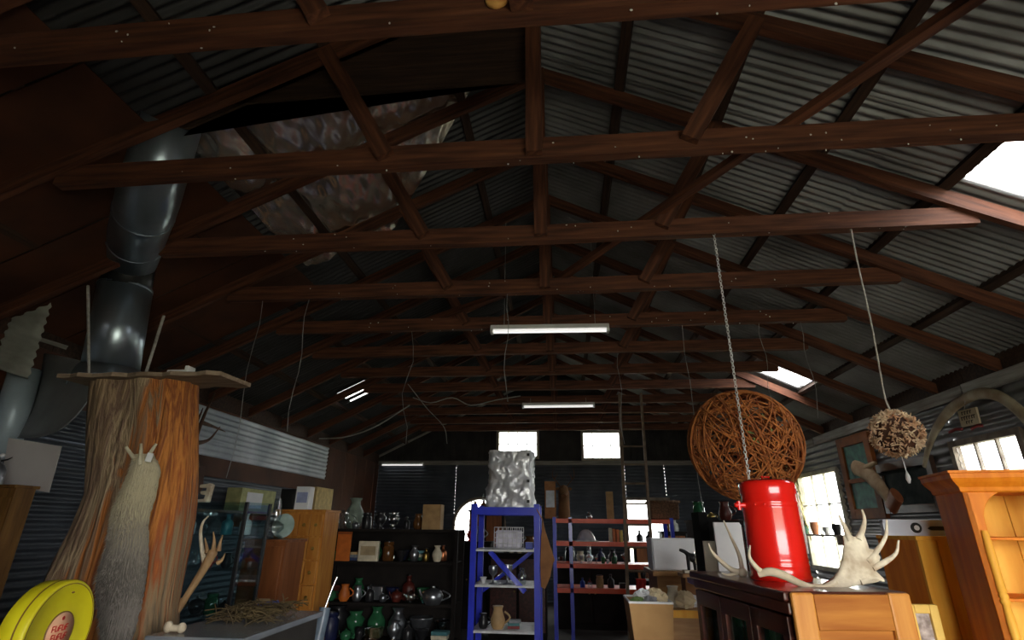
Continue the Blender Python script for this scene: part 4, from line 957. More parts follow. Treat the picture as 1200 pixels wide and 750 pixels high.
# ------------------------------------------------------------------ small wares
def hsl(n, c_, rough=.4, metal=0., **k): return mat(n, c_, tuple(v*.7 for v in c_), rough=rough, metal=metal, scale=12, bump=.03, **k)
WARE = {'brown glass': hsl('brown_glass', (.12, .05, .015), .1), 'green glass': hsl('green_glass', (.03, .14, .06), .1), 'clear glass': glassmat('clear_ware_glass', (.85, .9, .9), .25),
        'cream china': hsl('cream_china', (.7, .62, .46), .25), 'white china': hsl('white_china', (.82, .82, .82), .2), 'blue': hsl('blue_ware', (.03, .06, .4), .3), 'red': hsl('red_ware', (.5, .03, .02), .3),
        'orange': hsl('orange_ware', (.6, .15, .02), .5), 'pewter': hsl('pewter', (.4, .42, .45), .3, .9), 'black': hsl('black_ware', (.02, .02, .022), .3), 'tan': hsl('tan_ware', (.5, .32, .15), .6),
        'brass': BRASS, 'maroon': hsl('maroon_ware', (.1, .018, .012), .4), 'navy': hsl('navy_ware', (.015, .02, .07), .4), 'grey green': hsl('grey_green_ware', (.2, .25, .2), .5), 'copper': hsl('copper', (.5, .18, .08), .3, .9), 'yellow': hsl('yellow_ware', (.75, .55, .08), .4), 'teal': hsl('teal_ware', (.05, .22, .25), .4)}
PROF = {'bottle': [(.32, 0), (.36, .04), (.36, .55), (.3, .66), (.13, .75), (.12, .94), (.15, .95), (.15, 1.)],
        'jar': [(.38, 0), (.42, .05), (.42, .7), (.34, .8), (.34, .84), (.38, .86), (.38, 1.)],
        'vase': [(.24, 0), (.3, .05), (.42, .35), (.4, .55), (.22, .78), (.2, .88), (.3, 1.)],
        'bowl': [(.3, 0), (.32, .1), (.62, .6), (.78, .95), (.8, 1.), (.74, .97), (.3, .25)],
        'jug': [(.3, 0), (.42, .15), (.45, .4), (.32, .7), (.28, .85), (.34, 1.)],
        'cup': [(.3, 0), (.32, .06), (.42, .5), (.45, 1.), (.4, .97), (.3, .15)],
        'teapot': [(.4, 0), (.6, .25), (.64, .5), (.5, .75), (.2, .86), (.1, .92), (.12, 1.)],
        'goblet': [(.35, 0), (.33, .03), (.07, .08), (.06, .4), (.3, .6), (.36, .85), (.33, 1.)],
        'lamp_base': [(.45, 0), (.42, .1), (.2, .2), (.42, .42), (.4, .62), (.16, .74), (.2, .8), (.12, 1.)],
        'urn': [(.3, 0), (.3, .06), (.12, .14), (.4, .4), (.5, .7), (.3, .85), (.38, 1.)]}
def ware(kind, col_, x, y, z, h, where, wd=1., name=None, group=None):
    m = WARE[col_]; t = thing(name or kind, f'{col_} {kind.replace("_", " ")} {where}', kind.replace('_', ' '), (x, y, z), group=group or f'wares {where}'); r = h*wd
    if kind == 'crate':
        MB().box((x, y, z+h/2), (r, r*.7, h)).build('crate_body', m, t, bevel=.004); MB().box((x, y, z+h-.004), (r*1.03, r*.73, .02)).build('lid', m, t)
        return t
    if kind == 'book_pile':
        zz = z
        for i in range(3): hh = h/3; MB().box((x+random.uniform(-.01, .01), y, zz+hh/2), (r, r*.7, hh*.92), Matrix.Rotation(random.uniform(-.2, .2), 3, 'Z')).build('pile_book', random.choice(BKC), t); zz += hh
        return t
    body = MB().lathe([(a*r, b*h) for a, b in PROF[kind]], 14, (x, y, z)).build('body', m, t)
    if kind in ('bottle', 'jar'): MB().lathe([(PROF[kind][-1][0]*r*.9, h), (PROF[kind][-1][0]*r*.9, h*1.05)], 10, (x, y, z)).build('stopper', BLK, t)
    if kind in ('jug', 'cup', 'teapot'):
        k = PROF[kind][2][0]*r; MB().tube([(x+k*.9+k*.75*math.sin(PI*i/6), y, z+h*(.25+.5*i/6)) for i in range(7)], h*.045, 6).build('handle', m, t)
    if kind == 'teapot': MB().tube([(x-.5*r, y, z+.4*h), (x-.75*r, y, z+.55*h), (x-.85*r, y, z+.8*h)], [.12*r, .08*r, .06*r], 8).build('spout', m, t)
    if kind == 'lamp_base': MB().lathe([(.2*r, .8*h), (.26*r, 1.*h), (.2*r, 1.3*h), (.15*r, 1.7*h)], 12, (x, y, z), cap=False).build('glass_chimney', WARE['clear glass'], t)
    return t
def fill(x0, x1, y, z, hmax, where, kinds, cols, step=.11, seed=1, sc=1.):
    R_ = random.Random(seed); x = x0
    while x < x1:
        k = R_.choice(kinds); c_ = R_.choice(cols); h = R_.uniform(.55, .95)*hmax*(.55 if k in ('bowl', 'cup', 'crate', 'book_pile', 'teapot') else 1.)
        wd_ = {'crate': 1.3, 'book_pile': 1.5, 'bottle': .8, 'goblet': .8}.get(k, .8); half = h*wd_*(.65 if k in ('crate', 'book_pile', 'bowl', 'teapot') else .45)
        if half > .125: h *= .125/half; half = .125
        if x+2*half > x1+.02: break
        ware(k, c_, x+half, y+R_.uniform(-.03, .03), z, h, where, wd_); x += 2*half+R_.uniform(.01, .05)*step/.11
# in the glass case
fill(gx0+.05, gx1-.04, 3.7, 1.53, .17, 'inside the glass case on its top glass shelf', ['goblet', 'bottle', 'cup', 'vase'], ['clear glass', 'white china', 'blue', 'teal'], seed=3)
fill(gx0+.05, gx1-.04, 3.7, 1.32, .15, 'inside the glass case on its middle glass shelf', ['jug', 'bowl', 'cup', 'vase'], ['clear glass', 'red', 'black', 'pewter'], seed=4)
fill(gx0+.05, gx1-.04, 3.7, 1.05, .2, 'inside the glass case on its lowest glass shelf', ['jar', 'bottle', 'teapot'], ['black', 'green glass', 'brass', 'cream china'], seed=5)
# skull plaque on top of the case, white dish
q = aY(245, 572, 3.8)
t = thing('skull_plaque', 'cream deer skull pieces lying on the glass case', 'skull', (q.x, 3.72, gz1))
MB().prism([(q.x-.16, gz1), (q.x-.05, gz1), (q.x-.075, gz1+.07), (q.x-.1, gz1+.085)], 'y', 3.69, 3.74).build('skull_cap', BONE_T, t, bevel=.006)
MB().prism([(q.x-.02, gz1), (q.x+.08, gz1), (q.x+.09, gz1+.12), (q.x+.07, gz1+.13), (q.x, gz1+.12), (q.x+.0, gz1+.1), (q.x+.055, gz1+.1), (q.x+.055, gz1+.08), (q.x+.01, gz1+.075), (q.x+.02, gz1+.055), (q.x+.055, gz1+.05), (q.x+.05, gz1+.025), (q.x-.02, gz1+.02)], 'y', 3.69, 3.73).build('jaw', BONE_T, t, bevel=.004)
# leaning antler with broad palm in front of the case
LA = lambda x, y, Y=2.72: aY(x, y, Y)
a3 = thing('leaning_antler', 'pale brown palmate antler leaning against the glass case', 'antler', (-1.665, 2.72, cz))
ANB = mat('tan_antler', (.42, .27, .13), (.2, .11, .05), rough=.6, scale=9, bump=.3)
Q = curve([Vector((LA(201, 728).x, 2.72, cz+.02)), LA(208, 716), LA(218, 700), LA(228, 684), LA(238, 668), LA(247, 652), LA(252, 642)], 36)
MB().tube(Q, [.014+.012*(i/(len(Q)-1))**2 if i < len(Q)-4 else .022-.005*(i-len(Q)+4) for i in range(len(Q))], 10).build('antler_beam', ANB, a3)
MB().tube(curve([LA(216, 703), LA(208, 702), LA(201, 697)], 8), [.01, .009, .008, .007, .006, .005, .003, .002, .001][:len(curve([LA(216, 703), LA(208, 702), LA(201, 697)], 8))], 7).build('brow_tine', ANB, a3)
for tn in (((243, 648), (242, 640), (240, 630)), ((250, 644), (251, 634), (250, 623)), ((256, 646), (258, 636), (261, 627)), ((255, 660), (260, 656), (264, 648))):
    Q = curve([LA(x, y) for x, y in tn], 10); MB().tube(Q, [.012*(1-.9*i/(len(Q)-1))+.0008 for i in range(len(Q))], 7).build('tine', ANB, a3)
antler(a3, 'pale_tine', [LA(240, 660, 2.78), LA(237, 645, 2.78), LA(235, 625, 2.78), LA(238, 612, 2.78), LA(244, 605, 2.78)], [], BONE_T, .013)
tagp = a3
# heap of dark twigs and bone bits on the counter
TWD = mat('dark_twigs', (.14, .1, .04), (.06, .04, .02), rough=.9)
t = thing('twig_heap', 'heap of dark olive twigs lying on the counter', 'twigs', (-1.5, 2.8, cz)); mb = MB()
for k in range(220):
    p = Vector((random.uniform(-1.63, -1.36), random.uniform(2.6, 2.98), cz+random.uniform(.006, .05))); d = Vector((random.gauss(0, 1), random.gauss(0, .6), random.gauss(0, .2))).normalized()*random.uniform(.03, .07); mb.tube([p-d, p+Vector((0, 0, .01)), p+d], .0025, 4)
mb.build('twig_mass', TWD, t, recalc=False)['kind'] = 'stuff'
q = aZ(176, 748, cz)
t = thing('bone_fragment', 'small pale bone with two knuckles on the counter edge beside the pelt', 'bone', (-1.62, 2.36, cz))
MB().tube([(-1.645, 2.36, cz+.02), (-1.6, 2.37, cz+.018)], .013, 8).ell((-1.65, 2.36, cz+.024), (.018, .018, .022)).ell((-1.597, 2.37, cz+.02), (.018, .018, .02)).build('shaft', BONE_T, t)
# small panels at far left
WP = mat('pinkish_white_card', (.6, .56, .55), (.55, .51, .5), rough=.8, bump=0)
ac = [aY(x, y, 3.4) for x, y in ((10, 513), (72, 523), (58, 575), (-2, 566))]
cabz = aY(30, 568, 3.4).z
DROAK = mat('dark_oak', (.2, .1, .025), (.1, .045, .012), rough=.6, spec=.2, stretch=(9, 9, 1), scale=3)
t = thing('oak_box', 'brown oak box cupboard at the left wall under the white card', 'cupboard', (ac[0].x-.05, 3.45, 0)); bz = aY(30, 568, 3.3).z
bx1 = aY(31, 570, 3.3).x
MB().mm((bx1-.6, 3.3, 0), (bx1-.07, 3.44, bz-.02)).build('carcass', DROAK, t); MB().mm((bx1-.62, 3.28, bz-.02), (bx1-.06, 3.46, bz)).build('lid', DROAK, t, bevel=.004)
for k in range(2): MB().mm((bx1-.58+k*.26, 3.288, .1), (bx1-.34+k*.26, 3.3, bz-.08)).build('door', DROAK, t)
t = thing('white_card_panel', 'white card panel leaning on the oak box at the left wall', 'card', (ac[3].x, 3.4, ac[3].z))
bt = [Vector((ac[3].x, 3.5, bz)), Vector((ac[2].x, 3.5, min(bz, ac[2].z)))]
mb = MB(); fr = [aY(10, 513, 3.66), aY(72, 523, 3.66), aY(57, 577, 3.66), aY(0, 568, 3.66)]
fr = [Vector((v.x, 3.66, v.z)) for v in fr]; bk = [v+Vector((0, .006, 0)) for v in fr]
mb.add(fr+bk, [(0, 1, 2, 3), (7, 6, 5, 4), (0, 4, 5, 1), (1, 5, 6, 2), (2, 6, 7, 3), (3, 7, 4, 0)]).build('card_sheet', WP, t)
MB().mm((fr[3].x+.05, 3.665, 0), (fr[3].x+.09, 3.7, fr[3].z+.2)).build('support_stake', GREYP, t)
q = aY(2, 555, 3.4)
t = thing('oil_can', 'dark grey oil can with spout on the oak box', 'oil can', (q.x-.02, 3.38, bz))
MB().lathe([(.05, 0), (.052, .02), (.05, .1), (.03, .135), (.012, .15), (.011, .19)], 16, (q.x-.02, 3.38, bz)).build('can_body', WARE['pewter'], t); MB().tube([(q.x-.02, 3.38, bz+.16), (q.x+.03, 3.38, bz+.17), (q.x+.06, 3.38, bz+.185)], [.008, .006, .003], 6).build('spout', BLK, t); MB().ell((q.x-.02, 3.38, bz+.2), (.016, .016, .014)).build('cap', WARE['white china'], t)

# ================================================================== left middle: drawers, chests, black shelving
DR = mat('red_brown_cupboard', (.3, .1, .03), (.18, .055, .015), rough=.5, stretch=(9, 9, 1), scale=2, bump=.06)
def chest(name, label, x0, x1, y0, y1, h, m, rows, cols, knob=BRASS, top=True):
    t = thing(name, label, 'chest', ((x0+x1)/2, (y0+y1)/2, 0))
    MB().mm((x0, y0+.015, 0), (x1, y1, h-.025)).build('carcass', m, t)
    MB().mm((x0-.015, y0-.01, h-.025), (x1+.015, y1, h)).build('top', m, t, bevel=.004)
    rh = (h-.12)/rows; cw = (x1-x0-.02)/cols
    for r_ in range(rows):
        for c_ in range(cols):
            a = (x0+.01+c_*cw+.009, y0-.012, .08+r_*rh+.009); b = (x0+.01+(c_+1)*cw-.009, y0+.018, .08+(r_+1)*rh-.009)
            d = MB().mm(a, b).build('drawer', m, t, bevel=.003); MB().ell(((a[0]+b[0])/2, y0-.026, (a[2]+b[2])/2), (.018, .018, .018), 8, 6).build('knob', knob, d)
    return t
h1 = aY(318, 632, 5.2).z; X0 = aY(288, 632, 5.2).x; X1 = aY(336, 632, 5.2).x
t = thing('plain_cupboard', 'red brown cupboard carrying the glass oil lamp', 'cupboard', ((X0+X1)/2, 5.4, 0))
MB().mm((X0, 5.2, 0), (X1, 5.6, h1-.025)).build('carcass', DR, t); MB().mm((X0-.02, 5.18, h1-.025), (X1+.02, 5.6, h1)).build('top', DR, t, bevel=.004)
for k in range(2):
    d = MB().mm((X0+.02+k*(X1-X0)/2, 5.185, .1), (X0-.02+(k+1)*(X1-X0)/2, 5.2, h1-.06)).build('door', DR, t, bevel=.004); MB().ell((X0+(X1-X0)/2+(.03 if k else -.03), 5.178, h1*.6), (.012,)*3, 8, 6).build('knob', BRASS, d)
ware('lamp_base', 'clear glass', (X0+X1)/2-.02, 5.35, h1, .22, 'standing on the red brown cupboard', 1., name='oil_lamp')
h2 = aY(350, 597, 5.9).z; Xa = aY(325, 597, 5.9).x; Xb = aY(381, 600, 5.9).x
chest('apothecary_chest', 'tall orange timber chest of many small drawers', Xa, Xb, 5.9, 6.3, h2, OAKV, 7, 4)
t = thing('mint_plate', 'pale mint plate standing on the red brown cupboard beside the lamp', 'plate', (aY(334, 610, 5.5).x, 5.5, h1))
# things on the chest
q = lambda x, y: aY(x, y, 6.1)
def pbox(name, label, cat, px, Y, zb_, m, dep=.12, m2=None):
    a = aY(px[0], px[1], Y); b = aY(px[2], px[1], Y); t = thing(name, label, cat, ((a.x+b.x)/2, Y+dep/2, zb_))
    MB().mm((a.x, Y, zb_), (b.x, Y+dep, a.z)).build('body', m, t, bevel=.004)
    w = b.x-a.x; MB().mm((a.x+w*.12, Y-.004, zb_+(a.z-zb_)*.3), (b.x-w*.12, Y, zb_+(a.z-zb_)*.75)).build('front_label', m2 or PAPER, t)
    return t
pbox('black_box', 'black box standing on the apothecary chest', 'box', (330, 573, 347), 6.0, h2, BLK, .15, BLK)
pbox('white_box', 'white and blue printed box beside the black box on the chest', 'box', (348, 570, 364), 6.02, h2, PAPER, .12, hsl('pale_blue_print', (.4, .45, .7), .6))
pc_ = aY(334, 610, 5.5)
MB().lathe([(.001, 0), (.075, .006), (.115, .016), (.117, .02)], 24, (pc_.x, 5.5, h1+.118), Matrix.Rotation(math.radians(82), 3, 'X')).build('plate_disc', hsl('mint_china', (.5, .66, .6), .25), t)
# yellow-green carton behind the glass case on a wall shelf
ws = thing('wall_shelf', 'long timber shelf on the left wall under the silvery iron', 'shelf', (XL+.15, 8, 2.0)); wsz = aX(300, 600, XL+.2).z
MB().mm((XL+.02, 6.0, wsz-.03), (XL+.34, 10.4, wsz)).build('shelf_board', DR, ws)
for yy in (6.3, 7.6, 8.9, 10.2): MB().mm((XL+.02, yy-.02, wsz-.2), (XL+.3, yy+.02, wsz-.03)).build('bracket', DR, ws)
LIME = hsl('faded_lime_card', (.5, .5, .22), .7); YCARD = hsl('warm_card', (.7, .5, .2), .7)
def wcarton(name, label, x0p, x1p, ytop, m):
    ya = aX(x0p, 590, XL+.25).y; yb = aX(x1p, 590, XL+.25).y; zt = aX((x0p+x1p)/2, ytop, XL+.3).z
    t = thing(name, label, 'box', (XL+.2, (ya+yb)/2, wsz)); MB().mm((XL+.08, ya, wsz), (XL+.3, yb, zt)).build('carton', m, t, bevel=.004); MB().mm((XL+.3, ya+(yb-ya)*.15, wsz+.04), (XL+.303, ya+(yb-ya)*.6, zt-.05)).build('print', PAPER if m is LIME else m, t)
wcarton('lime_carton', 'faded lime carton on the long left wall shelf', 277, 318, 573, LIME)
wcarton('warm_carton', 'warm yellow card box at the bright end of the left wall shelf', 366, 386, 571, YCARD)
# blue and tan folders at the foot
for k, (xa, xb, m, nm) in enumerate(((283, 298, WARE['tan'], 'tan'), (300, 309, WARE['blue'], 'bright blue'), (313, 325, hsl('ochre_board', (.5, .33, .1), .6), 'ochre'))):
    a = aY(xa, 706+k*2, 4.3); b = aY(xb, 706, 4.3)
    t = thing('folder', f'{nm} folder standing on the low bench beside the glass case', 'folder', ((a.x+b.x)/2, 4.4, .75), group='folders on the low bench')
    MB().prism([(a.x, .75), (b.x, .75), (b.x, a.z-.02), (b.x-.012, a.z), (a.x+.012, a.z), (a.x, a.z-.03)], 'y', 4.3, 4.55).build('cover', m, t); MB().mm((a.x+.006, 4.31, .752), (b.x-.006, 4.552, a.z-.03)).build('pages', PAGE, t)
lbx0, lbx1 = aY(276, 720, 4.3).x, aY(332, 720, 4.3).x
t = thing('low_bench', 'low dark bench beside the glass case', 'bench', ((lbx0+lbx1)/2, 4.4, 0)); MB().mm((lbx0, 4.22, .71), (lbx1, 4.6, .75)).build('bench_top', MAHO, t)
for x_ in (lbx0+.03, lbx1-.03):
    for y_ in (4.26, 4.56): MB().mm((x_-.02, y_-.02, 0), (x_+.02, y_+.02, .71)).build('leg', MAHO, t)

# black shelving unit along the left middle
def shelving(name, label, x0, x1, y0, y1, levels, pm, bm_, sm, H=None, post=.045, lip=.05, back=False, beams=None, mid=()):
    t = thing(name, label, 'shelving', ((x0+x1)/2, (y0+y1)/2, 0)); H = H or levels[-1]+.03
    for x_ in (x0+post/2, x1-post/2, *mid):
        for y_ in (y0+post/2, y1-post/2): MB().mm((x_-post/2, y_-post/2, 0), (x_+post/2, y_+post/2, H)).build('post', pm, t)
    for z in levels:
        MB().mm((x0+post*.6, y0+post*.5, z-.015), (x1-post*.6, y1-post*.5, z)).build('shelf', sm, t)
        low = beams is not None and z not in beams
        for y_ in (y0, y1-.02): MB().mm((x0+post, y_, z-(.02 if low else lip)), (x1-post, y_+.02, z-.002)).build('shelf_beam', sm if low else bm_, t)
    if back: MB().mm((x0, y1-.01, .05), (x1, y1, H)).build('back_sheet', DKW, t)
    return t
SX0, SX1, SY = aY(379, 620, 7.).x, aY(537, 620, 7.).x, 7.0
SLV = [.3, aY(450, 707, SY).z, aY(450, 658, SY).z, aY(450, 620, SY).z]
DKW = mat('near_black_timber', (.018, .014, .012), (.01, .008, .007), rough=.75, spec=.15, bump=.05)
shelving('black_shelving', 'long black timber shelving unit crowded with wares', SX0, SX1, SY, SY+.5, SLV, DKW, DKW, DKW, H=SLV[-1], lip=.03, back=True)
dk = ['brown glass', 'black', 'pewter', 'copper', 'green glass', 'clear glass', 'black', 'maroon', 'brass', 'navy']
kk_ = ['bottle', 'jar', 'jug', 'bowl', 'teapot', 'crate', 'vase', 'cup', 'urn', 'book_pile']
fill(SX0+.1, aY(492, 620, SY).x, SY+.22, SLV[3], .26, 'on the top of the black shelving', ['bottle', 'jar', 'lamp_base', 'jug', 'teapot', 'urn'], ['black', 'pewter', 'brown glass', 'grey green', 'clear glass'], seed=11)
fill(SX0+.06, SX1-.08, SY+.33, SLV[2], .3, 'at the back of the upper inner shelf of the black shelving', kk_, dk, seed=15)
fill(SX0+.06, SX1-.08, SY+.33, SLV[1], .38, 'at the back of the middle inner shelf of the black shelving', kk_, dk, seed=16)
fill(SX0+.06, SX1-.08, SY+.33, SLV[0], .5, 'at the back of the lowest shelf of the black shelving', kk_, dk, seed=17)
fill(SX0+.08, SX1-.08, SY+.12, SLV[2], .24, 'on the upper inner shelf of the black shelving', kk_, dk+['cream china', 'orange'], seed=12)
fill(SX0+.08, SX1-.08, SY+.12, SLV[1], .3, 'on the middle inner shelf of the black shelving', kk_, dk+['orange', 'white china', 'red'], seed=13)
fill(SX0+.08, SX1-.08, SY+.12, SLV[0], .36, 'on the lowest shelf of the black shelving', kk_, dk, seed=14)
WBL = hsl('worn_wood_block', (.4, .24, .1), .7)
pbox('wood_block', 'worn square timber block standing on the black shelving top', 'wood block', (496, 591, 517), 7.1, SLV[3], WBL, .2, WBL)
tsh = aY(432, 601, 7.6)
def stool(): pass
# round stool of tins behind: tall grey-green vase near the wall end
ware('vase', 'grey green', aY(411, 600, 7.2).x, 7.35, SLV[3], aY(411, 583, 7.2).z-SLV[3], 'tall, beside the apothecary chest', .75)
pbox('cream_radio', 'cream box radio on the black shelving in front of the wares', 'radio', (421, 634, 444), 6.98, SLV[2], WARE['cream china'], .06, hsl('radio_grille', (.4, .3, .17), .6))
t = thing('orange_signboard', 'orange painted board standing on the black shelving', 'panel', (aY(405, 650, 7.0).x, 7.0, SLV[2])); a, b = aY(397, 623, 7.0), aY(413, 623, 7.0)
MB().mm((a.x, 6.99, SLV[2]), (b.x, 7.01, a.z)).build('board', WARE['orange'], t); MB().mm((a.x, 6.984, a.z-.03), (b.x, 6.99, a.z)).build('edge_strip', hsl('dark_orange', (.3, .07, .01), .5), t)
# polished kettle
q = aY(506, 690, 6.9); ware('teapot', 'pewter', q.x, 6.98, SLV[1], .2, 'shining at the front of the black shelving', 1., name='kettle')
# cylinder vacuum leaning in front
VB = hsl('vacuum_blue_grey', (.25, .33, .42), .25)
b0 = aY(372, 752, 5.7); t = thing('vacuum_cleaner', 'blue grey upright tube vacuum with handle leaning by the chest', 'vacuum cleaner', (b0.x, 5.7, 0))
f_ = Vector((b0.x-.03, 5.68, .03)); g_ = aY(381, 712, 5.75); MB().tube([f_, b0, g_], .055, 14).build('tube_body', VB, t); MB().tube([g_, aY(389, 690, 5.78), aY(395, 676, 5.8)], .014, 8).build('handle', CHR, t); MB().box(f_+Vector((0, -.03, -.0)), (.28, .16, .06)).build('floor_head', BLK, t, bevel=.01)

# ================================================================== centre: blue rack, orange shelving, ladder
BLU = mat('royal_blue_steel', (.012, .03, .6), (.008, .02, .45), rough=.35, metal=0., bump=0, coat=.2)
ORA = mat('orange_steel', (.8, .09, .02), (.7, .065, .012), rough=.4, bump=0)
WSH = hsl('white_shelf_board', (.75, .75, .76), .5)
RY = 6.0; rx0, rx1 = aY(553, 590, RY).x, aY(632, 590, RY).x; rz = [aY(590, y, RY).z for y in (740, 686, 644, 594)]
rack = shelving('blue_rack', 'royal blue steel rack with white shelves and a foil sack on top', rx0, rx1, RY, RY+.6, [.35]+rz, BLU, BLU, WSH, H=rz[-1]+.03, post=.06, lip=.08, beams=[rz[-1]])
beam('diagonal_brace', aY(574, 646, RY+.02), aY(615, 694, RY+.02), .03, .05, BLU, rack)
beam('diagonal_brace', (rx0+.02, RY+.6, .9), (rx1-.02, RY+.6, 1.4), .03, .04, BLU, rack)
fb = aY(568, 592, RY); ft2 = aY(627, 527, RY)
SACK = mat('silver_foil_sack', (.88, .88, .9), (.6, .61, .65), rough=.35, metal=.4, scale=9, bump=1., detail=5)
t = thing('foil_sack', 'crumpled silver foil sack standing on the blue rack', 'sack', ((fb.x+ft2.x)/2, RY+.25, rz[-1]))
x0_, x1_ = fb.x+.0, ft2.x-.03; z0_, z1_ = rz[-1], ft2.z
def sack(u, v):
    a = 2*PI*u; c_, s_ = math.cos(a), math.sin(a); k = max(abs(c_), abs(s_))
    sq = .75/k+.25; pin = 1-.1*math.sin(PI*v)*(.5+.5*math.sin(3*a+5*v))-.05*v
    z = z0_+(z1_-z0_)*v+.012*math.sin(5*a)*v; j = .012*crease(u*4, v*.9)+random.uniform(-.002, .002)
    return Vector(((x0_+x1_)/2+(x1_-x0_)/2*c_*sq*pin*1.04+j, RY+.27+.2*s_*sq*pin+j+.02*math.sin(7*v+3*a), z))
mb = MB(); mb.grid(sack, 80, 46); mb.add([sack(i/80, 1)+Vector((0, 0, -.012*math.sin(10*PI*i/80))) for i in range(80)], [tuple(range(80))]).build('sack_body', SACK, t)
for zz in (z0_+.06, (z0_+z1_)/2-.03, z1_-.05): MB().box((x1_-.05, RY+.04, zz), (.03, .008, .03)).build('dark_patch', BLK, t)
# wire basket on the upper inner shelf
WIREW = hsl('white_wire', (.8, .8, .82), .4)
bxa, bxb = aY(579, 640, RY+.1).x, aY(611, 640, RY+.1).x; bzt = aY(595, 618, RY+.1).z
t = thing('wire_basket', 'white wire mesh basket on the blue rack', 'basket', ((bxa+bxb)/2, RY+.25, rz[2])); mb = MB()
for k in range(7):
    x_ = bxa+(bxb-bxa)*k/6; mb.tube([(x_, RY+.1, bzt), (x_, RY+.1, rz[2]+.006), (x_, RY+.42, rz[2]+.006), (x_, RY+.42, bzt)], .004, 4)
for k in range(5):
    z_ = rz[2]+.006+(bzt-rz[2]-.006)*k/4; mb.tube([(bxa, RY+.1, z_), (bxb, RY+.1, z_), (bxb, RY+.42, z_), (bxa, RY+.42, z_)], .004, 4, closed=True)
mb.build('wire_mesh', WIREW, t, recalc=False); MB().mm((bxa+.01, RY+.12, rz[2]+.008), (bxb-.01, RY+.4, bzt-.03)).build('linen_lining', hsl('lilac_linen', (.72, .7, .8), .9), t, bevel=.02)
fill(aY(613, 640, RY).x, rx1-.07, RY+.2, rz[2], .14, 'beside the wire basket on the blue rack', ['crate', 'jar'], ['red', 'blue', 'white china'], seed=21)
fill(rx0+.09, rx1-.08, RY+.15, rz[1], .2, 'on the lower white shelf of the blue rack', ['goblet', 'bowl', 'jug', 'vase', 'cup'], ['clear glass', 'white china', 'pewter', 'black'], seed=22)
fill(rx0+.09, rx1-.08, RY+.15, rz[0], .25, 'on the bottom white shelf of the blue rack', ['crate', 'bottle', 'jug', 'book_pile'], ['black', 'tan', 'blue', 'pewter', 'teal'], seed=23)
# hide hanging on the rack's right post
HID = mat('brown_hide', (.34, .15, .05), (.2, .08, .025), rough=.7, scale=7, bump=.2)
hp = [(636, 608), (639, 622), (645, 640), (650, 656), (647, 664), (645, 676), (639, 690), (634, 688), (633, 660), (634, 630)]
hx = rx1+.02
t = thing('hanging_hide', 'brown leather hide hanging from the right post of the blue rack', 'hide', aY(638, 690, RY-.02))
P_ = [aY(x, y, RY-.03) for x, y in hp]; MB().prism([(p.x, p.z) for p in P_], 'y', RY-.035, RY-.022).build('leather', HID, t, bevel=.004)
MB().tube([P_[0]+Vector((0, .0, -.01)), (rx1-.03, RY-.006, rz[-1]-.02)], .005, 5).build('thong', HID, t)
# orange beam shelving further back
OY = 8.4; ox0, ox1 = aY(648, 640, OY).x, aY(792, 640, OY).x
oz = [aY(700, y, OY).z for y in (690, 661, 635, 608)]
shelving('orange_shelving', 'blue posted shelving with long orange beams, holding glassware behind the ladder', ox0, ox1, OY, OY+.6, oz, BLU, ORA, ORA, H=oz[-1]+.02, post=.05, lip=.06, mid=(aY(669, 640, OY).x,))
oa, ob = aY(678, 640, OY).x, aY(742, 640, OY).x
q = aY(687, 632, OY+.15); t = thing('cut_glass_bowl', 'upturned cut glass bowl on the upper orange shelf', 'bowl', (q.x, OY+.25, oz[2]))
MB().lathe([(.15, 0), (.14, .02), (.12, .08), (.08, .14), (.04, .165), (.001, .17)], 18, (q.x, OY+.25, oz[2])).build('dome', hsl('frosted_glass', (.5, .52, .56), .2), t); MB().lathe([(.14, .0), (.18, .004), (.18, .012), (.14, .016)], 18, (q.x, OY+.25, oz[2])).build('rim', WARE['white china'], t)
y_ = aY(716, 632, OY+.1).x
for k in range(4):
    Mx = Matrix.Translation((y_+k*.052, OY+.18, oz[2])) @ Matrix.Rotation(PI/2, 4, 'Z'); book(Mx, .04, .15, .19-.01*k, [BKC[2], WARE['orange'], WARE['orange'], WARE['yellow']][k], f'{["cream", "thick orange", "worn orange", "yellow"][k]} book standing on the upper orange shelf', 'books on the orange shelving')
fill(oa, aY(738, 640, OY).x, OY+.15, oz[1], .17, 'on the second orange shelf', ['goblet', 'bottle', 'vase', 'cup'], ['clear glass', 'green glass', 'white china', 'pewter'], seed=31)
fill(oa, aY(738, 640, OY).x, OY+.15, oz[0], .2, 'on the lower orange shelf', ['bottle', 'crate', 'bowl', 'jar'], ['clear glass', 'blue', 'tan', 'black'], seed=32)
ware('bottle', 'clear glass', aY(691, 605, OY).x, OY+.2, oz[3], .1, 'small, bell shaped, on top of the orange shelving', 1.2)
pbox('timber_post_offcut', 'upright timber offcut standing on the orange shelving', 'offcut', (710, 576, 718), OY+.2, oz[3], WBL, .08, WBL)
pbox('brown_board', 'red brown board with pale label leaning above the orange shelving', 'board', (638, 564, 651), OY+.3, oz[3], HID, .04, hsl('pale_label', (.6, .65, .7), .6))
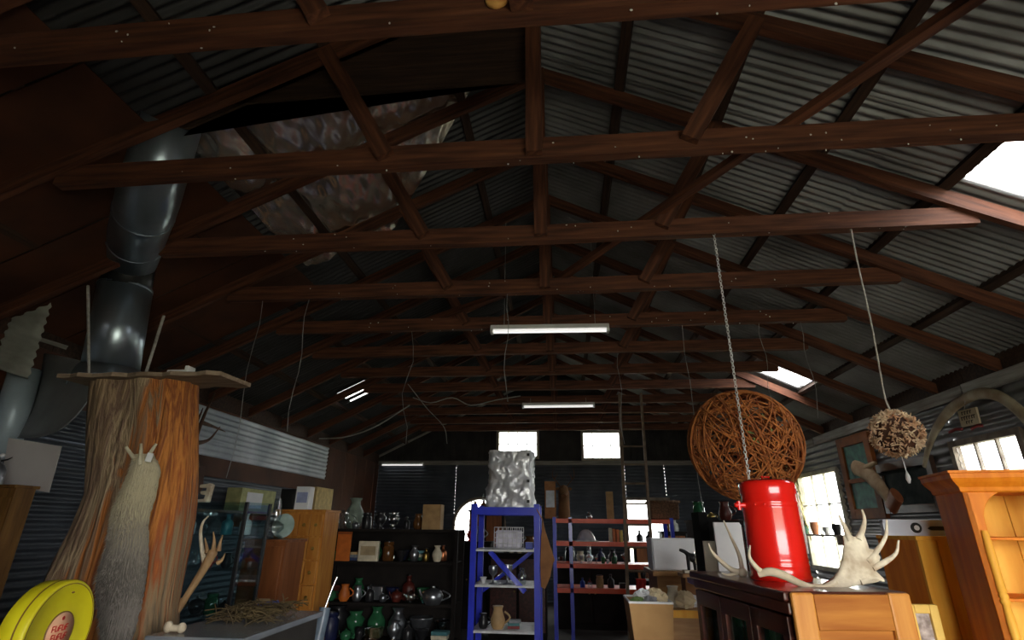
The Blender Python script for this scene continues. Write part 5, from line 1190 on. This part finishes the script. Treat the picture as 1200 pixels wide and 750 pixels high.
# deer head trophy on top of the narrow bay
q = aY(661, 590, OY+.25); t = thing('deer_trophy', 'small deer head with thin dark antlers on the orange shelving', 'trophy', (q.x, OY+.25, oz[3]))
DEER = mat('deer_hair', (.2, .1, .04), (.1, .05, .02), rough=.9)
hz = aY(661, 572, OY+.25).z
MB().tube(curve([(q.x, OY+.4, oz[3]), (q.x, OY+.36, oz[3]+.16), (q.x, OY+.27, hz-.03), (q.x, OY+.16, hz-.08), (q.x, OY+.1, hz-.13)], 20), [.09]*5+[.085]*5+[.07]*5+[.05]*3+[.04]*(len(curve([(0, 0, 0)]*5, 20))-18), 12).build('head_and_neck', DEER, t)
for s_ in (-1, 1):
    antler(t, 'antler', [(q.x+s_*.03, OY+.27, hz), (q.x+s_*.1, OY+.27, hz+.09), (q.x+s_*.17, OY+.26, hz+.18), (q.x+s_*.15, OY+.24, hz+.33)], [[(q.x+s_*.14, OY+.26, hz+.14), (q.x+s_*.09, OY+.22, hz+.22)]], ANT_D, .012)
    MB().ell((q.x+s_*.08, OY+.28, hz-.01), (.05, .015, .025)).build('ear', DEER, t)
# ladder leaning on a tie beam
LAD = mat('weathered_ladder', (.24, .17, .11), (.13, .09, .06), rough=.8, scale=8)
ly = TY[7]-.06
lt_ = thing('ladder', 'tall weathered timber ladder leaning up to a tie beam', 'ladder', (1.15, 7.0, 0))
ltop, rtop = aY(726, 462, ly), aY(751, 462, ly); lbt = aY(732, 745, 7.35); 
base_y = 7.0; tL, tR = Vector((ltop.x, ly, ltop.z)), Vector((rtop.x, ly, ltop.z))
d_ = (tL.z-0)/1; bL, bR = Vector((aY(735, 760, 7.25).x, base_y, 0)), Vector((aY(735, 760, 7.25).x+(rtop.x-ltop.x)*.96, base_y, 0))
beam('stile', bL, tL, .035, .06, LAD, lt_, up=(0, 1, 0)); beam('stile', bR, tR, .035, .06, LAD, lt_, up=(0, 1, 0))
for k in range(1, 13):
    f = k/13.2; MB().tube([bL.lerp(tL, f), bR.lerp(tR, f)], .014, 8).build('rung', LAD, lt_)

# ================================================================== centre right: white cabinet, clutter, waste box
FY = 5.2; fx0_, fx1_ = aY(763, 631, FY).x, aY(818, 631, FY).x; fz1_, fz0_ = aY(790, 631, FY).z, aY(790, 669, FY).z
CB = mat('tan_counter_wood', (.45, .24, .08), (.3, .14, .04), rough=.5, scale=4, stretch=(1, 9, 9), bump=.1)
t = thing('long_counter', 'tan timber counter with drawers carrying the white cabinet', 'counter', ((fx0_+fx1_)/2, FY+.3, 0))
MB().mm((fx0_-.02, FY-.08, fz0_-.04), (fx1_+.04, FY+.5, fz0_)).build('counter_top', CB, t, bevel=.004); MB().mm((fx0_+.02, FY-.03, 0), (fx1_, FY+.48, fz0_-.04)).build('carcass', CB, t)
for k in range(3): d = MB().mm((fx0_+.03, FY-.045, .12+k*.3), (fx1_-.01, FY-.03, .38+k*.3)).build('drawer', CB, t); MB().ell(((fx0_+fx1_)/2, FY-.055, .25+k*.3), (.015,)*3, 8, 6).build('knob', BRASS, d)
t = thing('white_cabinet', 'white enamel box cabinet standing on the tan counter', 'cabinet', ((fx0_+fx1_)/2, FY+.15, fz0_))
MB().mm((fx0_, FY+.02, fz0_), (fx1_, FY+.3, fz1_)).build('body', PAPER, t, bevel=.006); MB().mm((fx0_+.01, FY, fz0_+.01), (fx1_-.01, FY+.02, fz1_-.01)).build('door', PAPER, t, bevel=.004); MB().mm((fx1_-.05, FY-.012, (fz0_+fz1_)/2-.03), (fx1_-.035, FY, (fz0_+fz1_)/2+.03)).build('handle', CHR, t)
q = aY(810, 669, FY-.35)
# figurine on a small pedestal of stacked timber
px_ = aY(812, 672, 4.6).x; pz = aY(812, 672, 4.6).z
t = thing('timber_stand', 'orange brown timber stand under the dark figurine', 'stand', (px_, 4.65, 0)); MB().mm((px_-.09, 4.55, pz-.03), (px_+.09, 4.75, pz)).build('stand_top', CB, t, bevel=.004); MB().mm((px_-.07, 4.57, 0), (px_+.07, 4.73, pz-.03)).build('stand_column', HID, t); MB().mm((px_-.1, 4.54, 0), (px_+.1, 4.76, .06)).build('stand_foot', CB, t)
t = thing('figurine', 'small dark animal figurine with cream flank on the timber stand', 'figurine', (px_, 4.65, pz))
MB().mm((px_-.06, 4.6, pz), (px_+.06, 4.7, pz+.02)).build('base', WARE['cream china'], t, bevel=.004)
MB().tube(curve([(px_+.04, 4.65, pz+.1), (px_, 4.65, pz+.12), (px_-.035, 4.65, pz+.15), (px_-.075, 4.65, pz+.165)], 12), [.03, .035, .034, .03, .026, .022, .018, .016, .014, .014, .013, .012, .01][:len(curve([(0, 0, 0)]*4, 12))], 10).build('torso', BLK, t)
for dx_, dy_ in ((.03, -.015), (.03, .015), (-.015, -.015), (-.015, .015)): MB().tube([(px_+dx_, 4.65+dy_, pz+.12), (px_+dx_*1.1, 4.65+dy_, pz+.018)], [.013, .008], 6).build('leg', BLK, t)
MB().ell((px_+.045, 4.64, pz+.1), (.022, .025, .04)).build('flank', WARE['cream china'], t)
# waste box with crumpled paper
wy = 3.3; a, b = aY(738, 706, wy), aY(788, 706, wy); wz = a.z; 
t = thing('paper_box', 'open cardboard box full of crumpled paper on the tall stool', 'box', ((a.x+b.x)/2, wy+.15, wz-.42))
CARD = mat('brown_cardboard', (.55, .33, .14), (.42, .23, .09), rough=.8, scale=5); wz0 = wz-.42
w_ = b.x-a.x
def tapbox(p, q2, thick=.008):
    (ax0, ay0, ax1, ay1), (tx0, ty0, tx1, ty1) = p, q2; bo = [Vector(v) for v in ((ax0, ay0, wz0), (ax1, ay0, wz0), (ax1, ay1, wz0), (ax0, ay1, wz0))]; to = [Vector(v) for v in ((tx0, ty0, wz), (tx1, ty0, wz), (tx1, ty1, wz), (tx0, ty1, wz))]
    for i in range(4):
        j = (i+1) % 4; MB().add([bo[i], bo[j], to[j], to[i]], [(0, 1, 2, 3)]).build('side', CARD, t, solid=thick)
    MB().add(bo, [(0, 1, 2, 3)]).build('bottom', CARD, t, solid=thick)
    for i in range(4): MB().tube([to[i], to[(i+1) % 4]], .007, 6).build('rim', PAPER, t)
tapbox((a.x+.04, wy+.03, b.x-.03, wy+.27), (a.x, wy, b.x, wy+.3))
t2 = thing('tall_stool', 'dark stool under the paper filled box', 'stool', ((a.x+b.x)/2, wy+.15, 0)); MB().mm((a.x, wy, wz0-.03), (b.x, wy+.3, wz0-.004)).build('seat', MAHO, t2)
for x_ in (a.x+.03, b.x-.03):
    for y_ in (wy+.03, wy+.27): MB().mm((x_-.018, y_-.018, 0), (x_+.018, y_+.018, wz0-.03)).build('leg', MAHO, t2)
def crumple(c_, r, m, label, name='crumpled_paper'):
    o = MB().ell(c_, (r, r*.9, r*.8), 14, 10, jit=.22).build(name, m); o.data.polygons.foreach_set('use_smooth', [False]*len(o.data.polygons)); return tag(o, label, 'paper', 'crumpled paper in and near the cardboard box')
PAPC = mat('cream_paper', (.85, .75, .52), (.75, .6, .36), rough=.8, bump=.1)
GRNP = hsl('green_scrap', (.2, .3, .1), .8); GREYC = hsl('grey_scrap', (.35, .35, .38), .7)
for k, (u, v, r, m, nm) in enumerate(((.25, .4, .05, GRNP, 'green'), (.55, .35, .05, GREYC, 'grey'), (.8, .5, .06, PAPC, 'cream'), (.45, .7, .055, PAPER, 'white'), (.75, .75, .05, PAPC, 'pale cream'))):
    crumple((a.x+w_*u, wy+.3*v, wz-.03+.01*k), r, m, f'{nm} crumpled paper in the top of the cardboard box')
# clutter on the counter front: cream jug, papers, red tin on a lower crate
q = aY(806, 712, 4.0); cz2 = aY(806, 716, 4.0).z
t = thing('tea_chest', 'plywood tea chest beside the display cabinet carrying papers', 'chest', (aY(790, 740, 4.0).x, 4.15, 0)); tx0, tx1 = aY(778, 716, 4.).x, aY(826, 716, 4.).x
MB().mm((tx0, 4.0, 0), (tx1, 4.35, cz2)).build('ply_body', CB, t)
for x_ in (tx0, tx1-.03): MB().mm((x_-.004, 3.992, 0), (x_+.034, 4.0, cz2+.004)).build('edge_batten', PINE_L, t)
MB().mm((tx0, 3.99, cz2-.04), (tx1, 4.0, cz2+.004)).build('rim_batten', PINE_L, t)
crumple((aY(803, 700, 4.1).x, 4.12, cz2+.05), .065, PAPC, 'large cream crumpled paper on the tea chest'); crumple((aY(812, 705, 4.1).x+.03, 4.2, cz2+.035), .045, PAPER, 'small white crumpled paper on the tea chest')
ware('jug', 'cream china', aY(790, 700, 4.15).x, 4.18, cz2, .13, 'on the tea chest beside the papers', .9)
ware('crate', 'tan', aY(768, 690, 4.9).x, 4.95, fz0_-.0, .07, 'on the tan counter front edge', 1.6) if False else None
# red cloth hung on the orange shelving end, cardboard boxes near the far window
a, b = aY(745, 678, OY-.04), aY(758, 697, OY-.04)
def cloth(u, v): return Vector((a.x+(b.x-a.x)*u+.006*math.sin(9*v), OY-.03-.012*math.sin(u*14)*v, a.z+(b.z-a.z)*v))
o = MB().grid(cloth, 14, 10).build('red_cloth', hsl('red_cloth', (.6, .04, .03), .9), solid=.004); tag(o, 'small red cloth hung over the lower orange shelf beside the ladder', 'cloth')
bx = aY(778, 600, OY+.2)
t = thing('wicker_hamper', 'dark wicker hamper on the orange shelving beside the far window', 'hamper', (bx.x, OY+.3, oz[3])); a, b = aY(762, 588, OY+.2), aY(796, 607, OY+.2)
HAMP = mat('dark_wicker', (.18, .1, .05), (.08, .04, .02), rough=.8, scale=40, bump=.6); MB().box(((a.x+b.x)/2, OY+.33, (oz[3]+a.z)/2), (b.x-a.x, .3, a.z-oz[3]), taper=(1.06, 1.06)).build('basket', HAMP, t, bevel=.02); MB().tube([(a.x-.02, OY+.16, a.z), (b.x+.02, OY+.16, a.z), (b.x+.02, OY+.5, a.z), (a.x-.02, OY+.5, a.z)], .02, 8, closed=True).build('rim', HAMP, t)
# things silhouetted at the arched and the far windows
for k, (x_, w_, h_, y_) in enumerate(((-2.5, .34, 1.3, 12.7), (-1.72, .74, 1.9, 12.5), (1.75, .5, 1.25, 12.6), (2.35, .5, 1.5, 12.7))):
    nm = ['tall dark bookcase at the arched far window, plant side', 'dark cabinet before the arched far window', 'low dark cabinet under the far right window', 'dark wardrobe beside the far right window'][k]
    t = thing('far_cabinet', nm, 'cabinet', (x_, y_, 0)); MB().mm((x_-w_/2, y_-.2, 0), (x_+w_/2, y_+.2, h_)).build('carcass', DKW, t); MB().mm((x_-w_/2-.03, y_-.23, h_), (x_+w_/2+.03, y_+.2, h_+.04)).build('cornice', DKW, t)
    for s_ in (0, 1): MB().mm((x_-w_/2+.02+s_*w_/2, y_-.215, .1), (x_+s_*w_/2-.02, y_-.2, h_-.05)).build('door', DR, t)
    fill(x_-w_/2+.03, x_+w_/2, y_-.05, h_+.04, .3, ['on the bookcase at the arched window', 'on the cabinet before the arched window', 'on the low cabinet under the far right window', 'on the wardrobe beside the far right window'][k], ['bottle', 'urn', 'lamp_base', 'vase'], ['black', 'red', 'brown glass', 'white china'], seed=40+k)

# row of dark old furniture behind the racks
for k, (x_, w_, h_, y_, nm) in enumerate(((-2.9, .9, 1.15, 9.6, 'broad dark sideboard behind the black shelving'), (-1.75, .9, 1.35, 10.2, 'dark cupboard behind the gap beside the blue rack'), (-.75, .9, 1.2, 9.4, 'dark dresser standing behind the blue rack'), (.45, 1.2, 1.0, 10.4, 'long low dark chest behind the orange shelving'), (1.6, .8, .8, 9.9, 'squat dark chest behind the ladder foot'), (2.7, 1.0, 1.5, 8.6, 'tall dark cupboard between the ladder and the right wall'), (1.9, .6, 1.7, 7.4, 'narrow dark cupboard before the right wall shelves'))):
    t = thing('old_cupboard', nm, 'cupboard', (x_, y_, 0)); MB().mm((x_-w_/2, y_-.22, 0), (x_+w_/2, y_+.22, h_-.03)).build('carcass', DKW, t); MB().mm((x_-w_/2-.02, y_-.25, h_-.03), (x_+w_/2+.02, y_+.22, h_)).build('top', DKW, t)
    for c_ in range(2):
        d = MB().mm((x_-w_/2+.02+c_*w_/2, y_-.238, .1), (x_-.02+c_*w_/2, y_-.22, h_-.08)).build('door', [MAHO, DKW][k % 2], t, bevel=.004); MB().ell((x_+(.05 if c_ else -.05), y_-.245, h_*.55), (.015,)*3, 8, 6).build('knob', BRASS, d)
    fill(x_-w_/2+.04, x_+w_/2, y_-.05, h_, .3, 'on the '+nm.split(' behind')[0].split(' standing')[0].split(' before')[0].split(' between')[0], kk_+['lamp_base'], dk+['cream china', 'red'], seed=60+k)
# pale cocoon specks along the near tie beams
for k in range(1, 6):
    mb = MB(); y = TY[k-1]
    for i in range(26):
        x_ = random.uniform(-2.6, 2.6); p = Vector((x_, y-.019, TIE_Z+random.uniform(.01, .13))) if random.random() < .6 else Vector((x_, y+random.uniform(-.01, .05), TIE_Z-.001))
        mb.ell(p, (random.uniform(.003, .008), .004, random.uniform(.003, .008)), 6, 4)
    mb.build('cocoon_specks', WHT, trusses[k], recalc=False)['kind'] = 'stuff'
